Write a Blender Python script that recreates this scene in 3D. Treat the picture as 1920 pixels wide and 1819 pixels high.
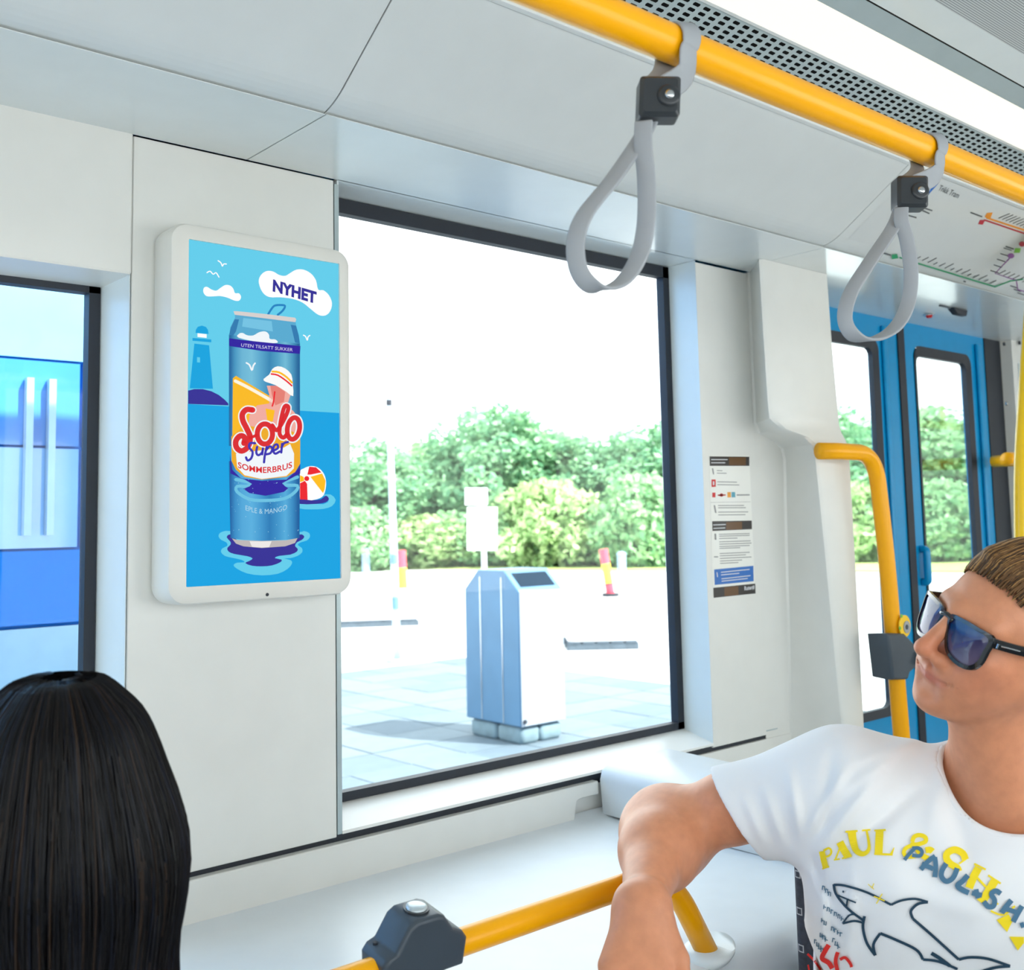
import bpy, bmesh, math, random
import numpy as np
from mathutils import Vector, Matrix
from mathutils.bvhtree import BVHTree

for o in list(bpy.data.objects):
    bpy.data.objects.remove(o)
scn = bpy.context.scene
COL = scn.collection
rnd = random.Random(7)

# ------------------------------------------------------------------ camera
H = 1.36                                  # camera height over the tram floor
F, CX, CY = 2014.28, 960.0, 790.0
YAW, PIT, ROL = math.radians(40.9375), math.radians(5.4268), math.radians(1.19755)
def _rot():
    cy, sy, cp, sp = math.cos(YAW), math.sin(YAW), math.cos(PIT), math.sin(PIT)
    f = np.array([sy*cp, cy*cp, sp]); r = np.array([cy, -sy, 0.0]); d = np.cross(f, r)
    c, s = math.cos(ROL), math.sin(ROL)
    return np.array([c*r+s*d, -s*r+c*d, f])
R = _rot()
CAM = np.array([0, 0, H])
cd = bpy.data.cameras.new('camera')
cam = bpy.data.objects.new('camera', cd); COL.objects.link(cam)
M = Matrix(((R[0][0], -R[1][0], -R[2][0], 0), (R[0][1], -R[1][1], -R[2][1], 0),
            (R[0][2], -R[1][2], -R[2][2], H), (0, 0, 0, 1)))
cam.matrix_world = M
cd.sensor_fit = 'HORIZONTAL'; cd.sensor_width = 36; cd.lens = F*36/1920
cd.shift_x = 0; cd.shift_y = (CY-909.5)/1920
cd.clip_start = 0.02; cd.clip_end = 500
cd.dof.use_dof = True; cd.dof.focus_distance = 1.75; cd.dof.aperture_fstop = 7.0
scn.camera = cam

# ------------------------------------------------------------------ world, sun, exposure
EXPO = 0.7
scn.view_settings.view_transform = 'Standard'
scn.view_settings.look = 'None'
scn.view_settings.gamma = 1
scn.view_settings.use_curve_mapping = False
scn.view_settings.exposure = EXPO
w = bpy.data.worlds.new('sky'); scn.world = w; w.use_nodes = True
nt = w.node_tree; nt.nodes.clear()
out = nt.nodes.new('ShaderNodeOutputWorld'); bg = nt.nodes.new('ShaderNodeBackground')
tc = nt.nodes.new('ShaderNodeTexCoord'); sx = nt.nodes.new('ShaderNodeSeparateXYZ')
rp = nt.nodes.new('ShaderNodeValToRGB')
rp.color_ramp.elements[0].position = 0.0; rp.color_ramp.elements[0].color = (0.95, 1.0, 1.0, 1)
rp.color_ramp.elements[1].position = 1.0; rp.color_ramp.elements[1].color = (0.84, 0.955, 1.0, 1)
nt.links.new(tc.outputs['Generated'], sx.inputs[0]); nt.links.new(sx.outputs[2], rp.inputs[0])
nt.links.new(rp.outputs[0], bg.inputs[0]); nt.links.new(bg.outputs[0], out.inputs[0])
bg.inputs[1].default_value = 2.5
sl = bpy.data.lights.new('sun', 'SUN'); sl.energy = 9.5; sl.angle = 0.01; sl.color = (1.0, 0.96, 0.88)
sun = bpy.data.objects.new('sun', sl); COL.objects.link(sun)
sun.rotation_euler = Vector((-0.36, 0.72, -0.84)).to_track_quat('-Z', 'Y').to_euler()

# ------------------------------------------------------------------ helpers
def ray(px, py):
    return R.T @ np.array([(px-CX)/F, (py-CY)/F, 1.0])
def W(px, py, Y):
    d = ray(px, py); return Vector(CAM + d*Y/d[1])
def WZ(px, py, z):
    d = ray(px, py); return Vector(CAM + d*(z-H)/d[2])
def WC(px, py, zc):
    return Vector(CAM + ray(px, py)*zc)
def WP(px, py, p, n):
    d = Vector(ray(px, py)); c = Vector(CAM); n = Vector(n)
    return c + d*((Vector(p)-c).dot(n)/d.dot(n))
def lin(c):
    r = []
    for v in c:
        v = v/255.0
        r.append(v/12.92 if v <= .04045 else ((v+.055)/1.055)**2.4)
    return tuple(r)

MATS = {}
def pm(name, rgb, rough=.5, metal=0, var=.04, scale=14.0, bump=0.0, bscale=200.0, coat=0, spec=.5, sss=0, srgb=True):
    m = bpy.data.materials.new(name); m.use_nodes = True
    n = m.node_tree; b = n.nodes['Principled BSDF']
    c = lin(rgb) if srgb else rgb
    t = n.nodes.new('ShaderNodeTexCoord'); nz = n.nodes.new('ShaderNodeTexNoise')
    nz.inputs['Scale'].default_value = scale; nz.inputs['Detail'].default_value = 3
    n.links.new(t.outputs['Object'], nz.inputs['Vector'])
    mx = n.nodes.new('ShaderNodeValToRGB')
    mx.color_ramp.elements[0].position = .3; mx.color_ramp.elements[1].position = .7
    mx.color_ramp.elements[0].color = tuple(v*(1-var) for v in c)+(1,)
    mx.color_ramp.elements[1].color = tuple(min(1, v*(1+var)) for v in c)+(1,)
    n.links.new(nz.outputs['Fac'], mx.inputs[0]); n.links.new(mx.outputs[0], b.inputs['Base Color'])
    b.inputs['Roughness'].default_value = rough; b.inputs['Metallic'].default_value = metal
    b.inputs['Specular IOR Level'].default_value = spec
    b.inputs['Coat Weight'].default_value = coat; b.inputs['Coat Roughness'].default_value = .08
    if sss:
        b.inputs['Subsurface Weight'].default_value = sss
        b.inputs['Subsurface Radius'].default_value = (.01, .004, .002)
        b.inputs['Subsurface Scale'].default_value = 1.0
    if bump:
        bn = n.nodes.new('ShaderNodeTexNoise'); bn.inputs['Scale'].default_value = bscale
        n.links.new(t.outputs['Object'], bn.inputs['Vector'])
        bp = n.nodes.new('ShaderNodeBump'); bp.inputs['Strength'].default_value = bump; bp.inputs['Distance'].default_value = .002
        n.links.new(bn.outputs['Fac'], bp.inputs['Height']); n.links.new(bp.outputs[0], b.inputs['Normal'])
    MATS[name] = m
    return m
def em(name, rgb, strength, gloss=0.0):
    m = bpy.data.materials.new(name); m.use_nodes = True
    n = m.node_tree; b = n.nodes['Principled BSDF']
    b.inputs['Base Color'].default_value = (0.01, 0.01, 0.01, 1)
    b.inputs['Specular IOR Level'].default_value = gloss; b.inputs['Roughness'].default_value = .25
    b.inputs['Emission Color'].default_value = lin(rgb)+(1,); b.inputs['Emission Strength'].default_value = strength
    MATS[name] = m
    return m
def glass(name, tint=(1, 1, 1), refl=.04, rough=0.0, k=1.0):
    m = bpy.data.materials.new(name); m.use_nodes = True
    n = m.node_tree; n.nodes.clear()
    o = n.nodes.new('ShaderNodeOutputMaterial'); mx = n.nodes.new('ShaderNodeMixShader')
    tr = n.nodes.new('ShaderNodeBsdfTransparent'); gl = n.nodes.new('ShaderNodeBsdfGlossy')
    fr = n.nodes.new('ShaderNodeLayerWeight'); fr.inputs[0].default_value = .12
    mu = n.nodes.new('ShaderNodeMath'); mu.operation = 'MULTIPLY_ADD'; mu.inputs[1].default_value = .5*k; mu.inputs[2].default_value = refl
    tr.inputs[0].default_value = tuple(tint)+(1,); gl.inputs['Roughness'].default_value = rough
    n.links.new(fr.outputs['Facing'], mu.inputs[0])
    fr2 = fr.outputs['Fresnel']; n.links.new(fr2, mu.inputs[0])
    n.links.new(mu.outputs[0], mx.inputs[0]); n.links.new(tr.outputs[0], mx.inputs[1]); n.links.new(gl.outputs[0], mx.inputs[2])
    n.links.new(mx.outputs[0], o.inputs[0])
    MATS[name] = m
    return m

ROOT = {}
def tag(o, label=None, cat=None, group=None, kind=None):
    if label: o['label'] = label
    if cat: o['category'] = cat
    if group: o['group'] = group
    if kind: o['kind'] = kind
    return o
def empty(name, loc, label=None, cat=None, group=None, kind=None):
    o = bpy.data.objects.new(name, None); COL.objects.link(o); o.location = loc
    o.empty_display_size = .05
    ROOT[o.name] = Vector(loc)
    return tag(o, label, cat, group, kind)
def put(name, me, mat, parent=None, smooth=False, bevel=0, seg=2, label=None):
    """link a mesh given in world coordinates; under a parent it is shifted to the parent's origin"""
    o = bpy.data.objects.new(name, me); COL.objects.link(o)
    if mat is not None and not me.materials:
        me.materials.append(mat)
    if parent is not None:
        off = ROOT[parent.name]
        me.transform(Matrix.Translation(-off)); o.parent = parent; ROOT[o.name] = off
    else:
        ROOT[o.name] = Vector((0, 0, 0))
    if smooth:
        me.shade_smooth()
    if bevel:
        b = o.modifiers.new('bevel', 'BEVEL'); b.width = bevel; b.segments = seg; b.limit_method = 'ANGLE'; b.angle_limit = .6
        me.shade_smooth()
        me.set_sharp_from_angle(angle=.7) if hasattr(me, 'set_sharp_from_angle') else None
    if label: o['label'] = label
    return o

class MB:
    def __init__(s): s.v = []; s.f = []
    def add(s, vs, fs):
        n = len(s.v); s.v += [tuple(v) for v in vs]; s.f += [tuple(i+n for i in f) for f in fs]; return s
    def box(s, x0, x1, y0, y1, z0, z1):
        return s.add([(x0,y0,z0),(x1,y0,z0),(x1,y1,z0),(x0,y1,z0),(x0,y0,z1),(x1,y0,z1),(x1,y1,z1),(x0,y1,z1)],
                     [(0,3,2,1),(4,5,6,7),(0,1,5,4),(1,2,6,5),(2,3,7,6),(3,0,4,7)])
    def prismX(s, prof, x0, x1):              # prof: (y,z) loop
        n = len(prof)
        vs = [(x0, y, z) for y, z in prof]+[(x1, y, z) for y, z in prof]
        fs = [tuple(range(n)), tuple(range(2*n-1, n-1, -1))]
        fs += [(i, i+n, (i+1) % n+n, (i+1) % n) for i in range(n)]
        return s.add(vs, fs)
    def prismY(s, prof, y0, y1):              # prof: (x,z) loop
        n = len(prof)
        vs = [(x, y0, z) for x, z in prof]+[(x, y1, z) for x, z in prof]
        fs = [tuple(range(n)), tuple(range(2*n-1, n-1, -1))]
        fs += [(i, i+n, (i+1) % n+n, (i+1) % n) for i in range(n)]
        return s.add(vs, fs)
    def prismZ(s, prof, z0, z1):
        n = len(prof)
        vs = [(x, y, z0) for x, y in prof]+[(x, y, z1) for x, y in prof]
        fs = [tuple(range(n)), tuple(range(2*n-1, n-1, -1))]
        fs += [(i, i+n, (i+1) % n+n, (i+1) % n) for i in range(n)]
        return s.add(vs, fs)
    def tube(s, path, r, n=16, cap=True):
        path = [Vector(p) for p in path]; m = len(path)
        rr = r if isinstance(r, (list, tuple)) else [r]*m
        t0 = (path[1]-path[0]).normalized()
        a = t0.orthogonal().normalized(); rings = []
        for i, p in enumerate(path):
            t = (path[min(i+1, m-1)]-path[max(i-1, 0)]).normalized()
            a = (a-t*a.dot(t)).normalized(); b = t.cross(a)
            rings.append([p+(a*math.cos(2*math.pi*k/n)+b*math.sin(2*math.pi*k/n))*rr[i] for k in range(n)])
        return s.loft(rings, cap)
    def loft(s, rings, cap=True, closed=True):
        n = len(rings[0]); vs = [v for r in rings for v in r]; fs = []
        for i in range(len(rings)-1):
            for k in range(n if closed else n-1):
                fs.append((i*n+k, i*n+(k+1) % n, (i+1)*n+(k+1) % n, (i+1)*n+k))
        if cap:
            fs.append(tuple(range(n-1, -1, -1))); fs.append(tuple(range((len(rings)-1)*n, len(rings)*n)))
        return s.add(vs, fs)
    def mesh(s, name='m'):
        me = bpy.data.meshes.new(name); me.from_pydata(s.v, [], s.f); me.update()
        bm = bmesh.new(); bm.from_mesh(me); bmesh.ops.recalc_face_normals(bm, faces=bm.faces); bm.to_mesh(me); bm.free()
        return me
    def build(s, name, mat, parent=None, **k):
        return put(name, s.mesh(name), mat, parent, **k)

def catmull(pts, sub=6, closed=False):
    P = [np.array(p, float) for p in pts]; n = len(P); o = []
    rng = range(n) if closed else range(n-1)
    for i in rng:
        if closed: a, b, c, d = P[(i-1) % n], P[i], P[(i+1) % n], P[(i+2) % n]
        else: a, b, c, d = P[max(i-1, 0)], P[i], P[i+1], P[min(i+2, n-1)]
        for k in range(sub):
            t = k/sub
            o.append(.5*((2*b)+(c-a)*t+(2*a-5*b+4*c-d)*t*t+(3*b-a-3*c+d)*t**3))
    if not closed: o.append(P[-1])
    return o
def fillet(pts, r, n=8):
    """polyline with rounded inner corners"""
    P = [Vector(p) for p in pts]; o = [P[0]]
    for i in range(1, len(P)-1):
        a = (P[i-1]-P[i]); b = (P[i+1]-P[i]); d = min(r, a.length*.49, b.length*.49)
        p0 = P[i]+a.normalized()*d; p1 = P[i]+b.normalized()*d
        for k in range(n+1):
            t = k/n; o.append(p0*(1-t)**2+P[i]*2*t*(1-t)+p1*t*t)
    o.append(P[-1]); return o
def rrect(x0, x1, z0, z1, r, n=6):
    o = []
    for cx, cz, a in ((x1-r, z1-r, 0), (x0+r, z1-r, 90), (x0+r, z0+r, 180), (x1-r, z0+r, 270)):
        for k in range(n+1):
            t = math.radians(a+90*k/n); o.append((cx+r*math.cos(t), cz+r*math.sin(t)))
    return o

# flat print: shapes are given in 2D (u,v), a mapping turns them into points on the printed surface
class PR:
    def __init__(s, mp): s.mp = mp; s.v = []; s.f = []
    def poly(s, pts, lift=0.0, smooth=0, closed=True):
        if smooth: pts = catmull(pts, smooth, True)
        n = len(s.v); s.v += [tuple(s.mp(p[0], p[1], lift)) for p in pts]; s.f.append(tuple(range(n, n+len(pts)))); return s
    def stroke(s, pts, wd, lift=0.0, smooth=5, closed=False, cap=True):
        P = catmull(pts, smooth, closed) if smooth else [np.array(p, float) for p in pts]
        m = len(P); n = len(s.v); wl = wd if isinstance(wd, (list, tuple)) else None
        for i, p in enumerate(P):
            a = P[(i-1) % m] if closed else P[max(i-1, 0)]; b = P[(i+1) % m] if closed else P[min(i+1, m-1)]
            t = b-a; L = np.hypot(*t[:2]); t = t/L if L > 1e-9 else np.array([1., 0.])
            ww = (wl[0]+(wl[1]-wl[0])*i/(m-1)) if wl else wd
            nn = np.array([-t[1], t[0]])*ww/2
            s.v += [tuple(s.mp(*(p+nn), lift)), tuple(s.mp(*(p-nn), lift))]
        for i in range(m if closed else m-1):
            j = (i+1) % m; s.f.append((n+2*i, n+2*i+1, n+2*j+1, n+2*j))
        if cap and not closed:
            for p, ww in ((P[0], wl[0] if wl else wd), (P[-1], wl[1] if wl else wd)):
                s.poly([p+np.array([math.cos(k*math.pi/5), math.sin(k*math.pi/5)])*ww/2 for k in range(10)], lift)
        return s
    def disc(s, c, rx, ry, lift=0.0, n=28):
        return s.poly([(c[0]+rx*math.cos(2*math.pi*k/n), c[1]+ry*math.sin(2*math.pi*k/n)) for k in range(n)], lift)
    def text(s, txt, bl, br, up, lift=0.0, bold=0.0, sag=0.0):
        """text between baseline ends bl..br (uv), capital height vector up (uv)"""
        cu = bpy.data.curves.new('t', 'FONT'); cu.body = txt; cu.offset = bold; cu.resolution_u = 3
        ob = bpy.data.objects.new('t', cu); COL.objects.link(ob)
        dg = bpy.context.evaluated_depsgraph_get(); dg.update()
        me = ob.evaluated_get(dg).to_mesh()
        V = [(v.co.x, v.co.y) for v in me.vertices]; Fc = [tuple(p.vertices) for p in me.polygons]
        ob.evaluated_get(dg).to_mesh_clear(); bpy.data.objects.remove(ob); bpy.data.curves.remove(cu)
        x0 = min(v[0] for v in V); x1 = max(v[0] for v in V); y1 = max(v[1] for v in V)
        n = len(s.v)
        for x, y in V:
            t = (x-x0)/(x1-x0); q = y/y1
            dv = sag*4*t*(1-t)
            s.v.append(tuple(s.mp(bl[0]+(br[0]-bl[0])*t+up[0]*q, bl[1]+(br[1]-bl[1])*t+up[1]*q+dv, lift)))
        s.f += [tuple(i+n for i in f) for f in Fc]; return s
    def build(s, name, mat, parent, split=False, **k):
        if split:                          # every flat piece an object of its own
            for f in s.f:
                me = bpy.data.meshes.new(name); me.from_pydata([s.v[i] for i in f], [], [tuple(range(len(f)))]); me.update(); o = put(name, me, mat, parent, **k)
            return o
        me = bpy.data.meshes.new(name); me.from_pydata(s.v, [], s.f); me.update()
        return put(name, me, mat, parent, **k)

# ------------------------------------------------------------------ materials
white_wall = pm('white_wall', (226, 226, 221), .38, var=.015, bump=.02, bscale=900, coat=.15)
white_gloss = pm('white_gloss', (222, 228, 227), .26, var=.015, coat=.3)
white_ceil = pm('white_ceiling', (214, 218, 217), .5, var=.015)
white_reveal = pm('white_reveal', (222, 232, 234), .3, var=.015)
white_shelf = pm('white_shelf', (222, 228, 232), .35, var=.02)
white_edge = pm('white_edge', (236, 236, 232), .3, var=.01)
alu = pm('aluminium', (176, 190, 192), .38, metal=.6, var=.03)
alu_strip = pm('painted_grey_strip', (170, 183, 184), .45, var=.03)
gasket = pm('black_gasket', (30, 36, 46), .55, var=.1)
dark_gap = pm('dark_gap', (22, 24, 28), .7, var=.1)
yellow = pm('yellow_powder_coat', (255, 176, 0), .34, var=.01, coat=.08, spec=.3)
yellow2 = pm('bright_yellow_coat', (255, 205, 4), .3, var=.02, coat=.4)
grey_plastic = pm('dark_grey_plastic', (62, 72, 82), .42, var=.05, bump=.1, bscale=1500)
clamp_plastic = pm('black_clamp_plastic', (46, 50, 54), .35, var=.05)
strap_mat = pm('grey_strap', (158, 162, 167), .55, var=.04, bump=.15, bscale=1200)
steel = pm('steel', (205, 208, 210), .22, metal=1, var=.04)
blue_door = pm('blue_door_paint', (0, 146, 204), .3, var=.03, coat=.15, spec=.3)
screen_white = pm('screen_housing_white', (226, 224, 217), .35, var=.01, bump=.05, bscale=1800)
fabric_dark = pm('dark_seat_fabric', (74, 76, 84), .9, var=.15, scale=90, bump=.4, bscale=700)
floor_m = pm('grey_rubber_floor', (120, 124, 128), .7, var=.12, scale=40)
pane = glass('window_pane', (.985, .995, 1.0), .012, k=.7)
pane_door = glass('door_pane', (.93, .98, .98), .02, k=.8)

def ceiling_mat():
    m = pm('lined_ceiling', (206, 208, 206), .5)
    n = m.node_tree; b = n.nodes['Principled BSDF']
    t = n.nodes.new('ShaderNodeTexCoord'); wv = n.nodes.new('ShaderNodeTexWave'); wv.bands_direction = 'Y'
    wv.inputs['Scale'].default_value = 62; n.links.new(t.outputs['Object'], wv.inputs['Vector'])
    r = n.nodes.new('ShaderNodeValToRGB'); r.color_ramp.elements[0].position = .35; r.color_ramp.elements[1].position = .6
    r.color_ramp.elements[0].color = lin((150, 154, 155))+(1,); r.color_ramp.elements[1].color = lin((216, 218, 216))+(1,)
    n.links.new(wv.outputs[0], r.inputs[0]); n.links.new(r.outputs[0], b.inputs['Base Color']); return m
lined = ceiling_mat()

# ================================================================== THE TRAM SHELL
YW, YG, YD = 1.80, 1.896, 1.95           # inner wall face, glass plane, door plane
ZS = .69+H                               # soffit height
XL, XR, YO = -3.0, 7.0, -.72             # ends and the opposite side

fl = MB().box(XL, XR, YO-.1, 2.0, -.12, 0).build('floor', floor_m)
tag(fl, 'grey rubber floor of the tram', kind='structure')

# ---- ceiling
ceil = empty('ceiling', (0, 1.2, 2.3), 'white panelled tram ceiling above the window', kind='structure')
B0, C0, D0, E0, F0, G0 = (1.50, .69), (1.267, .847), (1.125, .90), (1.03, .925), (.985, .935), (.92, .948)
def cp(p, off=0): return (p[0], p[1]+H+off)
def panel_profile():
    P = [Vector((0, 1.80, .69)), Vector((0, B0[0], B0[1])), Vector((0, C0[0], C0[1]))]
    return [(v.y, v.z+H) for v in fillet(P, .05, 8)]
def shellX(prof, x0, x1, th=.012, up=(0, 1)):
    """sheet following an open (y,z) profile, thickened upward"""
    b = MB(); n = len(prof)
    rings = []
    for x in (x0, x1):
        rings.append([(x, y, z) for y, z in prof]+[(x, y+up[0]*th, z+up[1]*th) for y, z in reversed(prof)])
    return b.loft(rings, True)
G = .0014
for x0, x1 in ((XL, .915-G), (.915+G, 2.389-G), (2.389+G, XR)):
    shellX(panel_profile(), x0, x1).build('ceiling_panel', white_gloss if False else white_ceil, ceil, smooth=False)
def soffit(x0, x1, y0, y1):
    return MB().box(x0, x1, y0, y1, ZS-.0015, ZS-.0002)
for x0, x1 in ((XL, .915-G), (.915+G, 2.389-G), (2.389+G, XR)):
    soffit(x0, x1, 1.515, 1.797).build('soffit_band', white_gloss, ceil)
MB().box(XL, XR, 1.3, 2.0, ZS+.2, ZS+.22).build('backing_board', dark_gap, ceil)
for xs in (.915, 2.389):
    shellX([(y, z+.004) for y, z in panel_profile()], xs-.01, xs+.01, .004).build('seam_gasket', dark_gap, ceil)
MB().box(XL, XR, C0[0]-.008, C0[0]+.004, C0[1]+H-.006, C0[1]+H+.012).build('panel_edge_trim', white_edge, ceil)
# perforated vent strip with real slots
def vent():
    b = MB(); y0, z0 = cp(C0); y1, z1 = cp(D0)
    X0, X1, dx = .30, 4.5, .028
    rows = 7; n = int((X1-X0)/dx)
    t0, t1 = .36, .95
    def P(x, t): return (x, y0+(y1-y0)*t, z0+(z1-z0)*t)
    L = math.hypot(y1-y0, z1-z0); dt = (t1-t0)/rows
    b.add([P(X0, 0), P(X1, 0), P(X1, t0), P(X0, t0)], [(0, 1, 2, 3)])
    b.add([P(X0, t1), P(X1, t1), P(X1, 1), P(X0, 1)], [(0, 1, 2, 3)])
    b.add([P(XL, 0), P(X0, 0), P(X0, 1), P(XL, 1)], [(0, 1, 2, 3)])
    b.add([P(X1, 0), P(XR, 0), P(XR, 1), P(X1, 1)], [(0, 1, 2, 3)])
    hw, hh = .0088, .0036/L
    for i in range(n):
        for j in range(rows):
            xa = X0+i*dx; ta = t0+j*dt
            xc = xa+dx/2; tcn = ta+dt/2
            o = [P(xa, ta), P(xa+dx/2, ta), P(xa+dx, ta), P(xa+dx, ta+dt/2), P(xa+dx, ta+dt), P(xa+dx/2, ta+dt), P(xa, ta+dt), P(xa, ta+dt/2)]
            q = [P(xc-hw*.8, tcn-hh), P(xc, tcn-hh), P(xc+hw*.8, tcn-hh), P(xc+hw, tcn), P(xc+hw*.8, tcn+hh), P(xc, tcn+hh), P(xc-hw*.8, tcn+hh), P(xc-hw, tcn)]
            b.add(o+q, [(k, (k+1) % 8, 8+(k+1) % 8, 8+k) for k in range(8)])
    return b
vent().build('vent_strip', alu_strip, ceil)
MB().add([(XL, C0[0]+.0, C0[1]+H+.03), (XR, C0[0], C0[1]+H+.03), (XR, D0[0], D0[1]+H+.03), (XL, D0[0], D0[1]+H+.03)], [(0, 1, 2, 3)]).build('vent_duct', dark_gap, ceil)
MB().add([(XL,)+cp(E0), (XR,)+cp(E0), (XR,)+cp(F0), (XL,)+cp(F0)], [(0, 1, 2, 3)]).build('grey_strip', alu_strip, ceil)
MB().add([(XL,)+cp((F0[0]-.003, F0[1]+.001)), (XR,)+cp((F0[0]-.003, F0[1]+.001)), (XR,)+cp(G0), (XL,)+cp(G0)], [(0, 1, 2, 3)]).build('plain_strip', white_gloss, ceil)
MB().box(XL, XR, F0[0]-.006, F0[0]+.004, F0[1]+H+.003, F0[1]+H+.01).build('joint_gasket', dark_gap, ceil)
MB().box(XL, XR, YO, G0[0], G0[1]+H, G0[1]+H+.01).build('lined_panel', lined, ceil)
MB().box(XL-.1, XR+.1, YO-.12, 2.02, G0[1]+H+.06, 3.2).build('roof', white_wall, ceil)
# light strip
lamp = empty('ceiling_light', (2, 1.08, D0[1]+H), 'long glowing warm-white light strip along the ceiling', 'light')
em_light = em('light_diffuser', (255, 247, 224), .80, .3)
MB().add([(XL+.02,)+cp((D0[0]-.004, D0[1]-.001)), (XR-.02,)+cp((D0[0]-.004, D0[1]-.001)), (XR-.02,)+cp((E0[0]+.004, E0[1]-.001)), (XL+.02,)+cp((E0[0]+.004, E0[1]-.001)),
          (XL+.02,)+cp((D0[0]-.004, D0[1]+.01)), (XR-.02,)+cp((D0[0]-.004, D0[1]+.01)), (XR-.02,)+cp((E0[0]+.004, E0[1]+.01)), (XL+.02,)+cp((E0[0]+.004, E0[1]+.01))],
         [(0, 1, 2, 3), (4, 7, 6, 5), (0, 4, 5, 1), (2, 6, 7, 3), (1, 5, 6, 2), (0, 3, 7, 4)]).build('diffuser', em_light, lamp)
MB().box(XL, XR, D0[0]-.006, D0[0]+.002, D0[1]+H-.004, D0[1]+H+.012).build('light_edge', white_edge, lamp)

# ---- window wall
wall = empty('wall_back', (1.5, YW, 0), 'white panelled window wall of the tram', kind='structure')
def zz(z): return z+H
MB().box(XL, .6995, YW-.004, YW+.1, zz(.44), zz(.704)).build('wall_panel', white_wall, wall, bevel=.004, seg=2)     # over the small window
MB().box(.7005, 1.1045, YW, YW+.1, zz(-.581), zz(.6875)).build('wall_panel', white_wall, wall, bevel=.0015, seg=1)    # behind the screen
MB().box(1.1055, 1.1155, YW-.001, YW+.1, zz(-.576), zz(.680)).build('panel_edge', alu, wall)
MB().box(2.219, 2.4465, YW, YW+.14, zz(-.582), zz(.684)).build('wall_panel', white_wall, wall, bevel=.0015, seg=1)    # with the notice
MB().box(2.4475, 2.60, YW+.003, YW+.14, zz(-.9), zz(.688)).build('wall_panel', white_wall, wall)
MB().box(XL, .6995, YW, YW+.1, zz(-1.36), zz(-.572)).build('wall_panel', white_wall, wall)
MB().box(XL, 2.9, YW+.012, YW+.1, zz(-1.36), zz(-.6)).build('lower_wall', white_wall, wall)
MB().box(.7, 2.62, YW+.006, YW+.05, zz(-.60), zz(-.570)).build('shadow_gap', gasket, wall)
MB().box(.7, 2.62, YW+.002, YW+.012, zz(-.5735), zz(-.5705)).build('sill_edge', alu, wall)
# outer skin of the car: posts and lower side
MB().box(XL, 2.87, 1.93, 2.0, -.05, zz(-.58)).build('outer_skin', blue_door, wall)
MB().box(.70, 1.11, 1.93, 2.0, zz(-.58), zz(.75)).build('outer_post', blue_door, wall)
MB().box(2.37, 2.87, 1.945, 2.0, zz(-.58), zz(.75)).build('outer_post', blue_door, wall)
MB().box(4.40, XR, 1.93, 2.0, -.05, zz(.75)).build('outer_post', blue_door, wall)
MB().box(XL-.05, XR, 1.93, 2.0, zz(.71), zz(1.0)).build('outer_header', blue_door, wall)
# fascia under the window with its step
fas = [(.3, zz(-.5905)), (1.79, zz(-.5905)), (1.79, zz(-.620)), (1.735, zz(-.620))]
fas += [(1.722-.004*k, zz(-.622-.01*k)) for k in range(0)]
cor = fillet([(1.735, 0, zz(-.620)), (1.718, 0, zz(-.622)), (1.712, 0, zz(-.667)), (1.67, 0, zz(-.667))], .012, 5)
fas = fas[:3]+[(p.x, p.z) for p in cor]+[(.3, zz(-.664))]
MB().prismY(fas, YW-.012, YW+.01).build('fascia', white_wall, wall, bevel=.002, seg=1)
MB().box(2.05, 2.62, YW-.002, YW+.012, zz(-.9), zz(-.592)).build('fascia', white_wall, wall)

# ---- small window on the left
win1 = empty('window_1', (0, YG, H), 'narrow left window with a black gasket', kind='structure')
zt1, zb1 = .428, -.56
MB().prismZ([(.6795, 1.905), (.6835, 1.905), (.6985, YW+.001), (.6965, YW-.0005)], zz(-.575), zz(.455)).build('reveal', white_reveal, win1)
MB().prismX([(YW-.004, zz(.44)), (1.91, zz(.43)), (1.91, zz(.45)), (YW, zz(.46))], XL, .695).build('lintel', white_wall, win1)
MB().prismX([(YW, zz(-.572)), (1.91, zz(-.545)), (1.91, zz(-.56)), (YW, zz(-.59))], XL, .695).build('sill', white_reveal, win1)
MB().box(.6605, .6800, YG-.006, YG+.02, zz(zb1), zz(zt1+.006)).build('gasket', gasket, win1)
MB().box(XL, .68, YG-.006, YG+.02, zz(zt1-.008), zz(zt1+.006)).build('gasket', gasket, win1)
MB().box(XL, .68, YG-.006, YG+.02, zz(zb1-.01), zz(zb1+.01)).build('gasket', gasket, win1)
MB().box(XL, .665, YG+.004, YG+.008, zz(zb1), zz(zt1)).build('pane', pane, win1)

# ---- main window
win2 = empty('window_2', (1.68, YG, H), 'large bright window with black gasket and white reveal', kind='structure')
ztm, zbm, xlm, xrm = .690, -.543, 1.17, 2.2205
MB().box(1.112, 2.222, YW-.006, YG+.03, zz(.6885), zz(.6885)+.004).build('reveal_top', white_gloss, win2)
MB().prismZ([(2.2185, YW-.0005), (2.2215, YW+.002), (2.2235, YG+.03), (2.2180, YG+.03)], zz(-.576), zz(.688)).build('reveal_side', white_reveal, win2)
MB().prismZ([(1.112, YW), (1.1155, YW), (1.1155, YG+.03), (1.112, YG+.03)], zz(-.576), zz(.688)).build('reveal_side', white_reveal, win2)
MB().prismX([(YW-.002, zz(-.5705)), (YG+.02, zz(-.5405)), (YG+.02, zz(-.56)), (YW-.002, zz(-.5765))], 1.1155, 2.2205).build('sill', white_edge, win2)
gk = .020
MB().box(1.116, xrm, YG-.004, YG+.02, zz(ztm-.034), zz(ztm-.003)).build('gasket', gasket, win2)
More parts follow.
